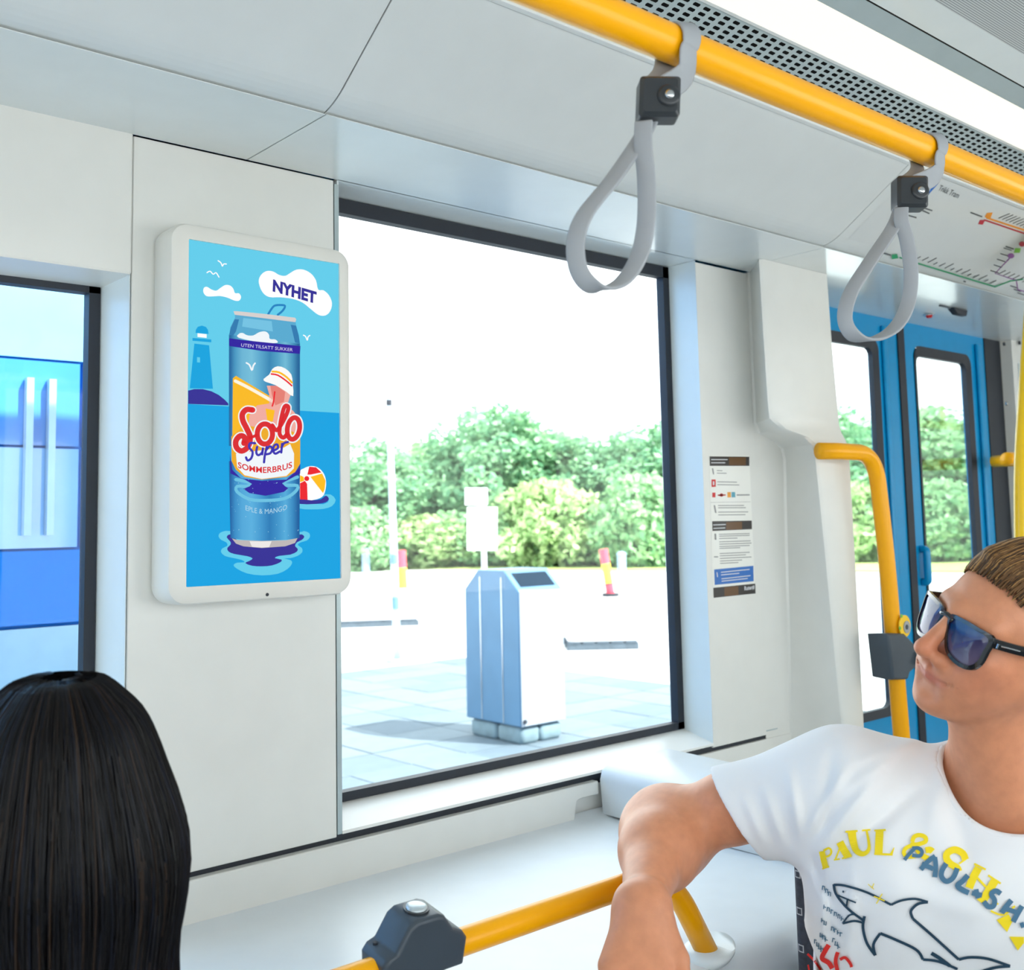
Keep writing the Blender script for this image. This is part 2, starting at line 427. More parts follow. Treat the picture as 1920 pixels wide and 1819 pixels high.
MB().box(1.116, xrm, YG-.004, YG+.02, zz(zbm-.002), zz(zbm+.016)).build('gasket', gasket, win2)
MB().box(xrm-.026, xrm-.001, YG-.004, YG+.02, zz(zbm), zz(ztm-.005)).build('gasket', gasket, win2)
MB().box(1.116, 1.136, YG-.004, YG+.02, zz(zbm), zz(ztm-.005)).build('gasket', gasket, win2)
MB().box(1.12, xrm-.004, YG+.006, YG+.011, zz(zbm), zz(ztm)).build('pane', pane, win2)

# ---- sculpted pillar beside the door
def pillar():
    b = MB(); rings = []
    st = []      # z, facet foot X, facet crest X, right X, front Y
    for z, xf, xc, xr, yf in ((.688, 2.452, 2.352, 2.668, 1.68), (.50, 2.453, 2.356, 2.675, 1.68), (.30, 2.453, 2.364, 2.690, 1.68), (.262, 2.454, 2.368, 2.692, 1.68),
                              (.235, 2.470, 2.410, 2.694, 1.675), (.215, 2.540, 2.500, 2.696, 1.665), (.195, 2.575, 2.528, 2.700, 1.66), (.165, 2.585, 2.540, 2.704, 1.66),
                              (0, 2.578, 2.556, 2.706, 1.66), (-.3, 2.568, 2.582, 2.708, 1.66), (-.6, 2.556, 2.606, 2.708, 1.66), (-1.36, 2.54, 2.63, 2.708, 1.66)):
        prof = [(2.4478, 1.803), (xf-.006, 1.801), (xf, 1.796), (xf+(xc-xf)*.5, (1.796+yf)/2), (xc-.004, yf+.008), (xc+.008, yf), (xr-.012, yf), (xr, yf+.012), (xr+.12, 1.99), (2.4478, 1.99)]
        rings.append([(x, y, zz(z)) for x, y in prof])
    b.loft(rings, True); return b
MB_p = pillar().build('pillar', white_wall, wall, smooth=True)
MB_p.data.set_sharp_from_angle(angle=.6)

# ---- doors
door = empty('door_1', (3.55, YD, 0), 'blue sliding double door of the tram with tall panes', kind='structure')
def leaf(x0, x1, gx0, gx1):
    zt, zb, gt, gb = zz(.700), .02, zz(.612), zz(-.665)
    fr = MB()
    # frame members around the glass opening with rounded corners
    outer = [(x0, zb), (x1, zb), (x1, zt), (x0, zt)]
    inn = rrect(gx0, gx1, gb, gt, .045, 6)
    n = len(inn)
    for y, flip in ((YD, 0), (YD+.04, 1)):
        vs = [(x, y, z) for x, z in outer]+[(x, y, z) for x, z in inn]
        q = n//4
        fs = []
        corner = {2: 0, 3: 1, 0: 2, 1: 3}
        # inn order: top-right, top-left, bottom-left, bottom-right arcs
        oc = [2, 3, 0, 1]
        for a in range(4):
            for k in range(q-1):
                fs.append((oc[a], 4+a*q+k, 4+a*q+k+1))
            nx = (a+1) % 4
            fs.append((oc[a], 4+a*q+q-1, 4+nx*q, oc[nx]))
        fr.add(vs, fs)
    for lp in (outer, inn):
        m = len(lp)
        fr.add([(x, YD, z) for x, z in lp]+[(x, YD+.04, z) for x, z in lp], [(i, (i+1) % m, (i+1) % m+m, i+m) for i in range(m)])
    lf = fr.build('door_leaf', blue_door, door)
    ring = rrect(gx0+.001, gx1-.001, gb+.001, gt-.001, .044, 6); r2 = rrect(gx0+.028, gx1-.028, gb+.028, gt-.036, .03, 6); m = len(ring)
    g = MB()
    g.add([(x, YD-.004, z) for x, z in ring]+[(x, YD+.004, z) for x, z in r2], [(i, (i+1) % m, (i+1) % m+m, i+m) for i in range(m)])
    g.add([(x, YD+.03, z) for x, z in ring]+[(x, YD+.022, z) for x, z in r2], [(i, i+m, (i+1) % m+m, (i+1) % m) for i in range(m)])
    g.add([(x, YD+.004, z) for x, z in r2]+[(x, YD+.022, z) for x, z in r2], [(i, (i+1) % m, (i+1) % m+m, i+m) for i in range(m)])
    g.build('window_gasket', gasket, lf)
    MB().prismY(rrect(gx0+.026, gx1-.026, gb+.026, gt-.034, .03, 6), YD+.010, YD+.015).build('pane', pane_door, lf)
    # raised rib beside the pane, as pressed into the leaf
    return lf
l1 = leaf(2.83, 3.505, 2.93, 3.375)
MB().box(3.397, 3.425, YD-.012, YD, .3, zz(.66)).build('pressed_rib', blue_door, l1, bevel=.008, seg=3)
l2 = leaf(3.548, 4.165, 3.615, 4.045)
MB().box(4.085, 4.12, YD-.014, YD, .3, zz(.66)).build('pressed_rib', blue_door, l2, bevel=.008, seg=3)
MB().box(3.505, 3.548, YD-.006, YD+.045, .02, zz(.700)).build('centre_seal', gasket, door)
MB().box(4.165, 4.30, YD-.004, YD+.045, .02, zz(.712)).build('edge_seal', gasket, door)
MB().box(2.80, 4.30, YD-.03, YD+.045, zz(.700), zz(.72)).build('top_seal', gasket, door)
# blue pull handle on the second leaf
pa, pb = W(1741, 1030, YD-.03), W(1741, 1092, YD-.03)
MB().tube(fillet([(pa.x, YD-.002, pa.z), (pa.x, YD-.022, pa.z), (pa.x, YD-.022, pb.z), (pa.x, YD-.002, pb.z)], .02, 5), .013, 12).build('pull_handle', blue_door, l2, smooth=True)
# doorway soffit
MB().box(2.86, 4.42, 1.795, YD+.02, zz(.690), zz(.70)).build('doorway_soffit', white_gloss, door)
# wall past the door
wr = empty('wall_right', (5, YW, 0), 'white wall panel with screws past the blue door', kind='structure')
MB().box(4.30, XR, 1.90, 1.96, 0, ZS).build('wall_panel', white_wall, wr)
MB().box(4.345, 4.70, 1.893, 1.90, zz(.10), zz(.60)).build('cover_panel', white_reveal, wr, bevel=.003)
for q in ((1882, 645), (1911, 643), (1887, 757)):
    p = W(q[0], q[1], 1.892); MB().tube([(p.x, 1.893, p.z), (p.x, 1.888, p.z)], .008, 10).build('screw', gasket if q[1] < 700 else steel, wr)
# far end walls and the opposite side (behind the camera)
we = MB().box(XR, XR+.1, YO, 2.0, 0, 2.4).build('wall_end', white_wall); tag(we, 'white end wall of the tram car', kind='structure')
we = MB().box(XL-.1, XL, YO, 2.0, 0, 2.4).build('wall_left', white_wall); tag(we, 'white bulkhead at the other end of the car', kind='structure')
wf = empty('wall_front', (1, YO, 0), 'opposite side wall of the tram with large openings', kind='structure')
MB().box(XL, XR, YO-.1, YO, 0, 1.0).build('lower_wall', white_wall, wf)
MB().box(XL, XR, YO-.1, YO, 1.95, 2.4).build('header', white_wall, wf)
for x in (-1.9, -.4, 1.1, 2.6, 4.1, 5.6):
    MB().box(x-.16, x+.16, YO-.1, YO, 1.0, 1.95).build('post', white_wall, wf)

# ---- ledge under the window
shelf = empty('window_ledge', (1.2, 1.4, zz(-.66)), 'pale grey moulded ledge running below the window', 'ledge')
def ledge():
    prof = [(YW+.005, -.655), (YW-.03, -.668), (YW-.07, -.672), (1.5, -.668), (1.2, -.664), (1.12, -.664), (1.09, -.667), (1.072, -.680), (1.062, -.71), (1.06, -.8), (1.06, -1.355), (YW+.005, -1.355)]
    return MB().prismX([(y, zz(z)) for y, z in prof], XL+.3, 2.45)
o = ledge().build('ledge_top', white_shelf, shelf, smooth=True); o.data.set_sharp_from_angle(angle=.9)
sh = empty('seat_shell', (2, 1.5, zz(-.66)), 'white moulded block standing on the ledge by the pillar', 'seat shell')
def shellblock():
    b = MB(); rings = []
    for y, zt in ((1.786, -.558), (1.6, -.562), (1.4, -.575), (1.2, -.60), (1.10, -.63), (1.075, -.66)):
        rings.append([(1.800, y, zz(-.665)), (1.793, y, zz(zt-.03)), (1.800, y, zz(zt-.010)), (1.818, y, zz(zt)), (2.03, y, zz(zt+.004)), (2.05, y, zz(zt-.01)), (2.055, y, zz(-.665))])
    b.loft(rings, True); return b
o = shellblock().build('shell_body', white_shelf, sh, smooth=True); o.data.set_sharp_from_angle(angle=1.1)

# ================================================================== THINGS IN THE TRAM
# ---- advertising screen
YS = 1.722
ads = empty('advertising_screen', W(490, 1125, YW-.002), 'white wall-mounted advertising screen showing a blue drink can', 'screen')
hx0, hx1, hz0, hz1 = W(317, 800, YS).x, W(660, 800, YS).x, W(490, 1126, YS).z, W(490, 441, YS).z
ax0, ax1, az0, az1 = .7705, 1.0665, zz(-.0925), zz(.4955)
hou = MB(); rings = []
for y, ins, r in ((YW-.0005, .006, .03), (YW-.012, .0, .032), (YS+.012, .0, .032), (YS+.003, .003, .03), (YS, .009, .026)):
    rings.append([(x, y, z) for x, z in rrect(hx0+ins, hx1-ins, hz0+ins, hz1-ins, r, 8)])
inner = rrect(ax0-.002, ax1+.002, az0-.002, az1+.002, .002, 8)
rings.append([(x, YS-.0002, z) for x, z in inner]); rings.append([(x, YS+.006, z) for x, z in inner])
hou.loft(rings, False)
hs = hou.build('housing', screen_white, ads, smooth=True); hs.data.set_sharp_from_angle(angle=.5)
p = W(501, 1115, YS)
MB().tube([(p.x, YS+.002, p.z), (p.x, YS-.0008, p.z)], .003, 10).build('sensor', gasket, hs)
ES = 1.0/2**EXPO
SC = {}
def scol(name, rgb):
    if name not in SC: SC[name] = em('screen_'+name, rgb, ES, .02)
    return SC[name]
panel = MB().box(ax0-.0018, ax1+.0018, YS+.0035, YS+.006, az0-.0018, az1+.0018).build('display_panel', scol('sky', (99, 205, 235)), ads)
def smap(u, v, l):                        # crop coordinates of the upper half -> screen plane
    return W(260+u/4.331, 400+v/4.331, YS+.0034-l*.00012)
def smap2(u, v, l):
    return W(260+u/4.331, 740+v/4.331, YS+.0034-l*.00012)
def A(): return PR(smap)
def B(): return PR(smap2)
# sea
zsea = smap2(1000, 112, 0).z
s = PR(lambda x, z, l: (x, YS+.0034-l*.00012, z)); s.poly([(ax0-.0018, az0-.0018), (ax1+.0018, az0-.0018), (ax1+.0018, zsea), (ax0-.0018, zsea)], 1)
s.build('sea_picture', scol('sea', (14, 163, 226)), panel)
navy = scol('navy', (52, 46, 150)); pale = scol('pale', (99, 205, 235)); whi = scol('white', (255, 255, 255))
mid = scol('mid', (14, 163, 222)); cyan2 = scol('midband', (20, 150, 212))
# lighthouse and island
A().poly([(402, 1440), (450, 1428), (520, 1428), (590, 1445), (650, 1475), (700, 1515), (728, 1545), (728, 1560), (402, 1548)], 2).build('island_picture', navy, panel)
s = A(); s.poly([(452, 1058), (572, 1072), (603, 1425), (415, 1422)], 2); s.poly([(437, 1012), (590, 1025), (590, 1048), (437, 1035)], 2)
s.poly([(462, 972), (465, 945), (480, 922), (512, 912), (545, 922), (562, 945), (568, 980)], 2); s.build('lighthouse_picture', mid, panel, split=True)
s = A(); s.poly([(478, 972), (552, 980), (552, 1014), (478, 1006)], 3); s.poly([(474, 1168), (498, 1170), (498, 1212), (474, 1210)], 3); s.build('lantern_picture', pale, panel, split=True)
s = A(); s.poly([(478, 974), (552, 982), (552, 1012), (478, 1004)], 4)
# clouds
s.poly([(975, 560), (990, 505), (1035, 470), (1090, 472), (1140, 500), (1190, 508), (1230, 485), (1280, 458), (1340, 458), (1400, 490), (1440, 545), (1458, 620), (1500, 625), (1545, 665), (1570, 730), (1555, 795), (1515, 830), (1460, 825), (1400, 780), (1330, 725), (1250, 695), (1150, 682), (1060, 680), (1005, 640)], 2, 3)
s.poly([(525, 640), (530, 605), (555, 597), (590, 618), (630, 628), (665, 605), (705, 582), (745, 588), (770, 615), (782, 648), (815, 650), (832, 680), (815, 710), (775, 708), (720, 685), (660, 672), (600, 675), (550, 672)], 2, 3)
s.build('cloud_picture', whi, panel, split=True)
s = A()
# birds
for q in ([(645, 385), (668, 402), (680, 430), (690, 412), (712, 412)], [(555, 482), (580, 470), (605, 495), (628, 482), (652, 518)], [(1338, 990), (1355, 1000), (1370, 1032), (1375, 1005), (1390, 992)]):
    s = A(); s.stroke(q, 9, 3, 3); s.build('bird_picture', whi, panel)
A().text('NYHET', (1088, 628), (1442, 730), (4, -92), 6, bold=.05).build('headline_lettering', navy, panel)
# rings on the water under the can
s = B(); s.poly([(648, 1150), (662, 1122), (700, 1108), (745, 1108), (1000, 1120), (1290, 1120), (1340, 1108), (1385, 1125), (1390, 1158), (1365, 1185), (1315, 1200), (1292, 1222), (1325, 1245), (1328, 1280), (1290, 1310), (1230, 1328), (1180, 1330), (1235, 1345), (1245, 1372), (1210, 1415), (1130, 1455), (1000, 1468), (880, 1452), (800, 1415), (770, 1385), (800, 1365), (860, 1362), (835, 1342), (760, 1325), (700, 1310), (668, 1278), (680, 1248), (720, 1228), (712, 1200), (670, 1180)], 3, 2)
s.poly([(1310, 885), (1500, 890), (1545, 850), (1500, 815), (1560, 812), (1600, 855), (1570, 905), (1500, 928), (1400, 932), (1310, 925)], 3, 2)
s.build('ripple_picture', pale, panel, split=True)
s = B(); s.poly([(715, 1160), (730, 1138), (760, 1140), (800, 1180), (1000, 1200), (1230, 1190), (1285, 1145), (1325, 1135), (1345, 1155), (1325, 1180), (1285, 1200), (1270, 1230), (1290, 1250), (1285, 1275), (1230, 1300), (1140, 1310), (1105, 1328), (1160, 1340), (1150, 1362), (1080, 1388), (1000, 1395), (920, 1390), (865, 1368), (900, 1350), (925, 1330), (880, 1312), (780, 1295), (730, 1275), (720, 1245), (745, 1220), (745, 1195)], 5, 2)
s.poly([(1310, 850), (1400, 858), (1480, 850), (1520, 820), (1545, 845), (1520, 875), (1440, 888), (1310, 888)], 5, 2)
s.build('shadow_picture', navy, panel, split=True)
# beach ball
s = B(); s.poly([(1308, 640), (1340, 600), (1400, 580), (1460, 595), (1505, 645), (1522, 710), (1515, 780), (1490, 830), (1420, 855), (1312, 852)], 4, 3); s.build('ball_picture', whi, panel)
s = B(); s.poly([(1385, 585), (1440, 590), (1485, 632), (1395, 650), (1370, 650)], 5); s.poly([(1310, 720), (1350, 700), (1368, 725), (1372, 855), (1310, 852)], 5); s.disc((1365, 682), 20, 20, 6); s.build('ball_stripe_picture', scol('red', (236, 32, 44)), panel, split=True)
s = B(); s.poly([(1395, 668), (1490, 640), (1518, 700), (1510, 770), (1497, 800)], 5); s.poly([(1310, 655), (1340, 668), (1345, 700), (1310, 712)], 5); s.build('ball_stripe_picture', scol('amber', (255, 190, 22)), panel, split=True)
# the can: a body of vertical bands, dark at the rims and light between, as printed
canw = [(733, 28, (38, 112, 170)), (761, 40, (74, 158, 204)), (801, 70, (112, 190, 224)), (871, 80, (124, 200, 230)), (951, 70, (92, 174, 214)), (1021, 70, (58, 142, 190)), (1091, 60, (84, 168, 208)), (1151, 70, (118, 196, 226)), (1221, 50, (76, 158, 200)), (1271, 38, (36, 108, 164))]
def ramp_em(name, stops):
    m = em(name, (0, 0, 0), ES, .02); n = m.node_tree; b = n.nodes['Principled BSDF']
    t = n.nodes.new('ShaderNodeTexCoord'); se = n.nodes.new('ShaderNodeSeparateXYZ'); r = n.nodes.new('ShaderNodeValToRGB')
    el_ = r.color_ramp.elements
    while len(el_) < len(stops): el_.new(.5)
    for e_, (p_, c_) in zip(el_, stops): e_.position = p_; e_.color = lin(c_)+(1,)
    n.links.new(t.outputs['Generated'], se.inputs[0]); n.links.new(se.outputs[0], r.inputs[0]); n.links.new(r.outputs[0], b.inputs['Emission Color']); return m
stops = [((u+wd/2-733)/576, c) for u, wd, c in canw]
A().poly([(733, 985), (1310, 1060), (1310, 1890), (733, 1890)], 7).build('can_body_picture', ramp_em('screen_can_upper', [(p_, tuple(int(v*.95) for v in c)) for p_, c in stops]), panel)
B().poly([(733, 540), (1310, 540), (1306, 1165), (1200, 1180), (1000, 1188), (850, 1180), (745, 1165)], 8).build('can_body_picture', ramp_em('screen_can_lower', [(p_, tuple(int(v*f) for v, f in zip(c, (.72, .88, .97)))) for p_, c in stops]), panel)
s = A(); s.poly([(735, 990), (745, 925), (782, 850), (782, 822), (900, 836), (1275, 880), (1278, 910), (1300, 990), (1310, 1060), (735, 985)], 7); s.build('can_shoulder_picture', scol('shoulder', (88, 170, 208)), panel)
s = A(); s.poly([(850, 850), (1080, 876), (1090, 960), (840, 920)], 8); s.build('can_shoulder_picture', scol('shoulder2', (116, 194, 226)), panel)
s = A(); s.poly([(735, 985), (747, 930), (780, 860), (815, 862), (790, 960), (770, 990)], 8); s.poly([(1235, 905), (1278, 912), (1300, 990), (1310, 1060), (1270, 1050)], 8); s.build('can_shoulder_picture', scol('shoulder3', (48, 122, 176)), panel, split=True)
s = A(); s.poly([(770, 795), (800, 795), (1030, 818), (1270, 848), (1280, 862), (1272, 884), (1000, 850), (780, 824)], 9)
s2 = B(); s2.poly([(757, 1168), (800, 1180), (1000, 1188), (1200, 1182), (1290, 1166), (1270, 1205), (1190, 1232), (1000, 1246), (850, 1232), (790, 1210)], 9)
s.build('can_rim_picture', scol('silver', (214, 208, 206)), panel); s2.build('can_rim_picture', scol('silver2', (190, 184, 184)), panel)
s2 = B(); s2.poly([(900, 1190), (1000, 1192), (1080, 1190), (1060, 1238), (1000, 1242), (920, 1236)], 10); s2.build('can_rim_picture', scol('silver3', (236, 232, 230)), panel)
A().stroke([(1050, 822), (1080, 775), (1105, 750), (1150, 745), (1188, 752), (1170, 790), (1130, 824)], 17, 8, 4).build('can_tab_picture', scol('tab', (36, 130, 192)), panel)
# upper band and cloud on the can
s = A(); s.poly([(812, 1010), (815, 978), (845, 972), (880, 990), (930, 992), (980, 965), (1030, 960), (1058, 985), (1065, 1020), (1110, 1025), (1125, 1052), (1000, 1050)], 9, 3)
s.stroke([(875, 1215), (900, 1232), (920, 1275), (930, 1240), (945, 1218)], 13, 9, 3); s.build('can_cloud_picture', scol('offwhite', (240, 246, 250)), panel)
s = A(); s.poly([(735, 1015), (900, 1035), (1314, 1078), (1310, 1142), (1000, 1118), (735, 1078)], 10); s.build('can_band_picture', scol('indigo', (46, 30, 160)), panel)
A().text('UTEN TILSATT SUKKER', (832, 1082), (1250, 1122), (2, -26), 12).build('band_lettering', scol('lilac', (214, 214, 240)), panel)
# slice of fruit, drinking bather reduced to hat and plain shoulders
s = A(); s.poly([(765, 1340), (790, 1320), (1090, 1500), (1090, 1600), (860, 1900), (760, 1890)], 9); s.build('fruit_picture', scol('fruit', (250, 186, 30)), panel)
s = A(); s.stroke([(785, 1362), (900, 1420), (1085, 1525)], 26, 10, 3); s.build('fruit_rind_picture', scol('rind', (252, 244, 224)), panel)
s = A(); s.poly([(1040, 1400), (1120, 1400), (1235, 1470), (1215, 1530), (1190, 1560), (1250, 1600), (1300, 1660), (1310, 1800), (880, 1850), (900, 1640), (960, 1560), (1060, 1545), (1060, 1470)], 10); s.build('bather_picture', scol('skin', (240, 172, 160)), panel)
s = A(); s.poly([(1070, 1400), (1120, 1400), (1190, 1450), (1180, 1530), (1110, 1560), (1080, 1470)], 11); s.build('bather_picture', scol('skin2', (228, 128, 116)), panel)
s = A(); s.poly([(1015, 1345), (1060, 1310), (1085, 1265), (1130, 1242), (1190, 1260), (1240, 1310), (1250, 1380), (1255, 1485), (1200, 1450), (1110, 1395), (1030, 1368)], 12, 2); s.build('hat_picture', scol('hatwhite', (250, 250, 248)), panel)
A().stroke([(1085, 1285), (1140, 1292), (1200, 1330), (1245, 1375)], 16, 13, 3).build('hat_band_picture', scol('amber', 0), panel)
A().stroke([(1078, 1305), (1130, 1315), (1195, 1358), (1243, 1400)], 13, 13, 3).build('hat_band_picture', scol('red', 0), panel)
A().stroke([(1105, 1450), (1095, 1530), (1085, 1565)], 12, 13, 3).build('straw_picture', scol('red', 0), panel)
A().poly([(1030, 1585), (1105, 1600), (1090, 1690), (1045, 1690)], 13).build('glass_picture', scol('amber', 0), panel)
# white label, amber sides, navy pool
s = B(); s.poly([(740, 480), (760, 610), (830, 680), (1000, 700), (1200, 690), (1300, 600), (1312, 560), (1312, 640), (1220, 690), (1165, 720), (1190, 745), (1215, 760), (1180, 790), (1030, 822), (900, 800), (850, 765), (900, 745), (920, 725), (860, 690), (745, 640)], 10, 1); s.build('pool_picture', scol('indigo', 0), panel)
s = B(); s.stroke([(790, 690), (905, 715), (880, 745), (800, 745), (800, 790), (900, 850), (1030, 860), (1180, 845), (1270, 790), (1290, 740), (1200, 735), (1180, 710), (1290, 670)], 26, 9, 3); s.build('pool_ring_picture', scol('ringblue', (108, 194, 226)), panel)
s = B(); s.poly([(752, 340), (860, 250), (1250, 300), (1312, 330), (1312, 560), (1270, 630), (1200, 668), (1000, 690), (860, 668), (790, 610), (755, 540)], 11); s.build('can_side_picture', scol('amberside', (238, 172, 34)), panel)
s = B(); s.poly([(790, 480), (850, 470), (1180, 430), (1230, 400), (1262, 480), (1260, 600), (1200, 660), (1000, 685), (860, 655), (800, 590)], 12, 1); s.build('can_label_picture', scol('offwhite', 0), panel)
# script lettering: white outline, red strokes
Sp = [(925, 125), (875, 122), (842, 160), (848, 215), (880, 280), (905, 345), (890, 420), (838, 458), (795, 430), (790, 375), (825, 335), (862, 350), (855, 395)]
o1 = [(1025+62*math.cos(t), 320+82*math.sin(t)) for t in np.linspace(0, 2*math.pi, 14)[:-1]]
ll = [(1085, 250), (1120, 290), (1160, 240), (1205, 150), (1215, 100), (1190, 92), (1170, 140), (1150, 240), (1145, 320), (1175, 350), (1205, 320)]
o2 = [(1257+50*math.cos(t)+10*math.sin(-t), 275+88*math.sin(t)) for t in np.linspace(0, 2*math.pi, 14)[:-1]]
s = B()
s.stroke(Sp, 66, 14, 4); s.stroke(o1, 64, 14, 3, True); s.stroke(ll, 54, 14, 4); s.stroke(o2, 62, 14, 3, True); s.build('brand_outline', scol('offwhite', 0), panel)
s = B(); s.stroke(Sp, 46, 16, 4); s.stroke(o1, 42, 16, 3, True); s.stroke(ll, 34, 16, 4); s.stroke(o2, 40, 16, 3, True); s.stroke([(905, 350), (960, 330)], 24, 16, 0); s.build('brand_lettering', scol('brandred', (218, 40, 46)), panel)
s = B()
for q in ([(945, 395), (905, 395), (898, 430), (925, 465), (915, 515), (885, 535), (872, 510)], [(962, 425), (955, 470), (972, 492), (1002, 470), (1010, 430), (1003, 485)], [(1040, 425), (1025, 490), (1018, 550)], [(1040, 445), (1065, 420), (1085, 440), (1070, 475), (1035, 485)], [(1095, 455), (1130, 435), (1125, 405), (1100, 415), (1092, 455), (1110, 480), (1145, 462)], [(1165, 400), (1158, 470)], [(1160, 430), (1180, 395), (1212, 385)]):
    s.stroke(q, 19, 18, 4)
s.build('sub_brand_lettering', scol('indigoblue', (60, 52, 176)), panel)
B().text('SOMMERBRUS', (806, 592), (1246, 590), (0, -48), 18, bold=.02, sag=44).build('flavour_lettering', scol('brandred', 0), panel)
B().text('EPLE & MANGO', (868, 938), (1205, 930), (0, -40), 18, sag=34).build('taste_lettering', scol('paleblue', (176, 214, 234)), panel)
s = B()
for k in range(60):
    u = 745+rnd.random()*560; v = 690+rnd.random()*480
    r = 1.5+rnd.random()*2.5; s.disc((u, v), r, r, 18, 6)
s.build('droplet_picture', scol('droplet', (150, 206, 230)), panel)['kind'] = 'stuff'

# ---- passenger notice on the pillar
not_ = empty('passenger_notice', W(1375, 1118, YW), 'tall white notice sticker with black and blue bars on the pillar', 'notice')
def nmap(u, v, l): return W(1300+u/5.686, 820+v/5.686, YW-.0004-l*.0002)
pw = pm('notice_paper', (236, 236, 230), .4, var=.01); pb_ = pm('notice_black', (38, 34, 34), .35, var=.1); pbl = pm('notice_blue', (28, 104, 186), .4)
pg = pm('notice_grey_print', (150, 150, 150), .5); prd = pm('notice_red', (206, 44, 44), .5); por = pm('notice_orange', (236, 160, 60), .5); pwh = pm('notice_white_print', (214, 216, 220), .5)
ptl = pm('notice_teal', (90, 160, 180), .5); pbr = pm('notice_brown_reflection', (96, 62, 20), .4)
PR(nmap).poly([(168, 195), (597, 195), (660, 1660), (212, 1712)], 0).build('sticker_sheet', pw, not_)
s = PR(nmap)
s.poly([(172, 203), (597, 207), (597, 305), (176, 305)], 1); s.poly([(200, 895), (623, 888), (625, 980), (204, 1000)], 1); s.poly([(213, 1605), (660, 1560), (664, 1665), (217, 1712)], 1)
s.build('header_bar', pb_, not_, split=True)
s = PR(nmap); s.poly([(380, 212), (560, 213), (560, 298), (380, 298)], 2); s.poly([(350, 905), (520, 900), (520, 980), (350, 988)], 2); s.poly([(330, 1600), (480, 1585), (482, 1680), (332, 1694)], 2); s.build('header_reflection_print', pbr, not_, split=True)  # brown reflections on the black bars, painted on as flat patches
PR(nmap).poly([(222, 1410), (640, 1370), (644, 1535), (228, 1575)], 1).build('info_bar', pbl, not_)
s = PR(nmap)
for y0, x1 in ((355, 310), (382, 355), (475, 465), (505, 490), (728, 540), (752, 560), (798, 585), (828, 555), (1035, 600), (1055, 600), (1080, 470), (1115, 610), (1140, 620), (1165, 600), (1185, 500), (1240, 600), (1265, 560), (1292, 620), (1320, 520), (1345, 480)):
    x0 = 250+(y0-355)*.035; dy = (y0-700)*.00008*(x1-x0)
    s.stroke([(x0, y0), (x1, y0-dy)], 9, 1, 0, cap=False)
s.stroke([(205, 335), (215, 390)], 14, 1, 0); s.stroke([(225, 730), (238, 800)], 16, 1, 0); s.stroke([(235, 1035), (237, 1085)], 18, 1, 0); s.stroke([(225, 1275), (260, 1275)], 12, 1, 0); s.stroke([(185, 695), (610, 688)], 3, 1, 0); s.stroke([(468, 616), (595, 614)], 14, 1, 0)
s.build('small_print', pg, not_)['kind'] = 'stuff'
s = PR(nmap); s.poly([(193, 450), (238, 450), (240, 528), (195, 530)], 1); s.stroke([(265, 618), (340, 616)], 14, 1, 0); s.disc((300, 616), 20, 18, 1); s.poly([(202, 590), (236, 590), (236, 640), (202, 640)], 1); s.build('red_icon', prd, not_)
s = PR(nmap); s.poly([(362, 585), (400, 584), (402, 640), (364, 642)], 1); s.build('orange_icon', por, not_)
PR(nmap).poly([(406, 584), (445, 583), (448, 640), (408, 641)], 1).build('teal_icon', ptl, not_)
s = PR(nmap)
for q in (((190, 238), (365, 238)), ((190, 272), (340, 272)), ((212, 935), (345, 930)), ((214, 972), (340, 966)), ((295, 1440), (600, 1408)), ((296, 1468), (490, 1450)), ((300, 1510), (610, 1475)), ((302, 1535), (580, 1505)), ((252, 1440), (258, 1490))):
    s.stroke(list(q), 9, 3, 0, cap=False)
s.poly([(208, 470), (224, 470), (224, 510), (208, 510)], 2)
s.text('Ruter#', (545, 1632), (652, 1616), (-1, -42), 3, bold=.03)
s.build('white_print', pwh, not_)['kind'] = 'stuff'

# ---- route map printed sheet on the sloping ceiling panel
tb = Vector((0, B0[0], B0[1]+H)); tcv = Vector((0, C0[0], C0[1]+H)); along = (tcv-tb).normalized(); nrm = Vector((1, 0, 0)).cross(along).normalized()
if nrm.dot(Vector(CAM)-tb) < 0: nrm = -nrm
def mmap(u, v, l): return WP(1520+u/4.5475, 280+v/4.5475, tb, nrm)+nrm*(.0012+l*.0003)
rm = empty('route_map', Vector((2.6, 1.4, .76+H)), 'white route map with coloured lines on the sloping ceiling panel', 'map')
pma = pm('map_sheet', (212, 216, 216), .35, var=.01, coat=.2)
def onp(x, t): return Vector((x, 0, 0))+Vector((0, tb.y, tb.z))+along*t+nrm*.0006
MB().add([onp(2.43, .035), onp(4.6, .035), onp(4.6, .272), onp(2.43, .272)], [(0, 1, 2, 3)]).build('map_sheet', pma, rm)
pk = pm('map_black_print', (84, 88, 92), .5); pgn = pm('map_green_print', (30, 150, 100), .5); plg = pm('map_lime_print', (120, 190, 60), .5); ppu = pm('map_purple_print', (150, 90, 160), .5)
por2 = pm('map_orange_print', (240, 150, 40), .5); pcr = pm('map_crimson_print', (190, 40, 60), .5); pblu = pm('map_blue_print', (0, 104, 190), .4); pwm = pm('map_white_print', (240, 244, 246), .5)
PR(mmap).poly([(1010, 270), (1085, 290), (960, 430), (905, 415)], 1).build('logo_square', pblu, rm)
s = PR(mmap); s.stroke([(985, 330), (1010, 325), (1005, 350), (980, 352), (975, 375), (955, 385)], 10, 2, 2); s.stroke([(950, 370), (1000, 365)], 7, 2, 0); s.build('logo_emblem', pwm, rm)
s = PR(mmap); s.text('Trikk Tram', (1080, 345), (1250, 415), (28, -44), 1)
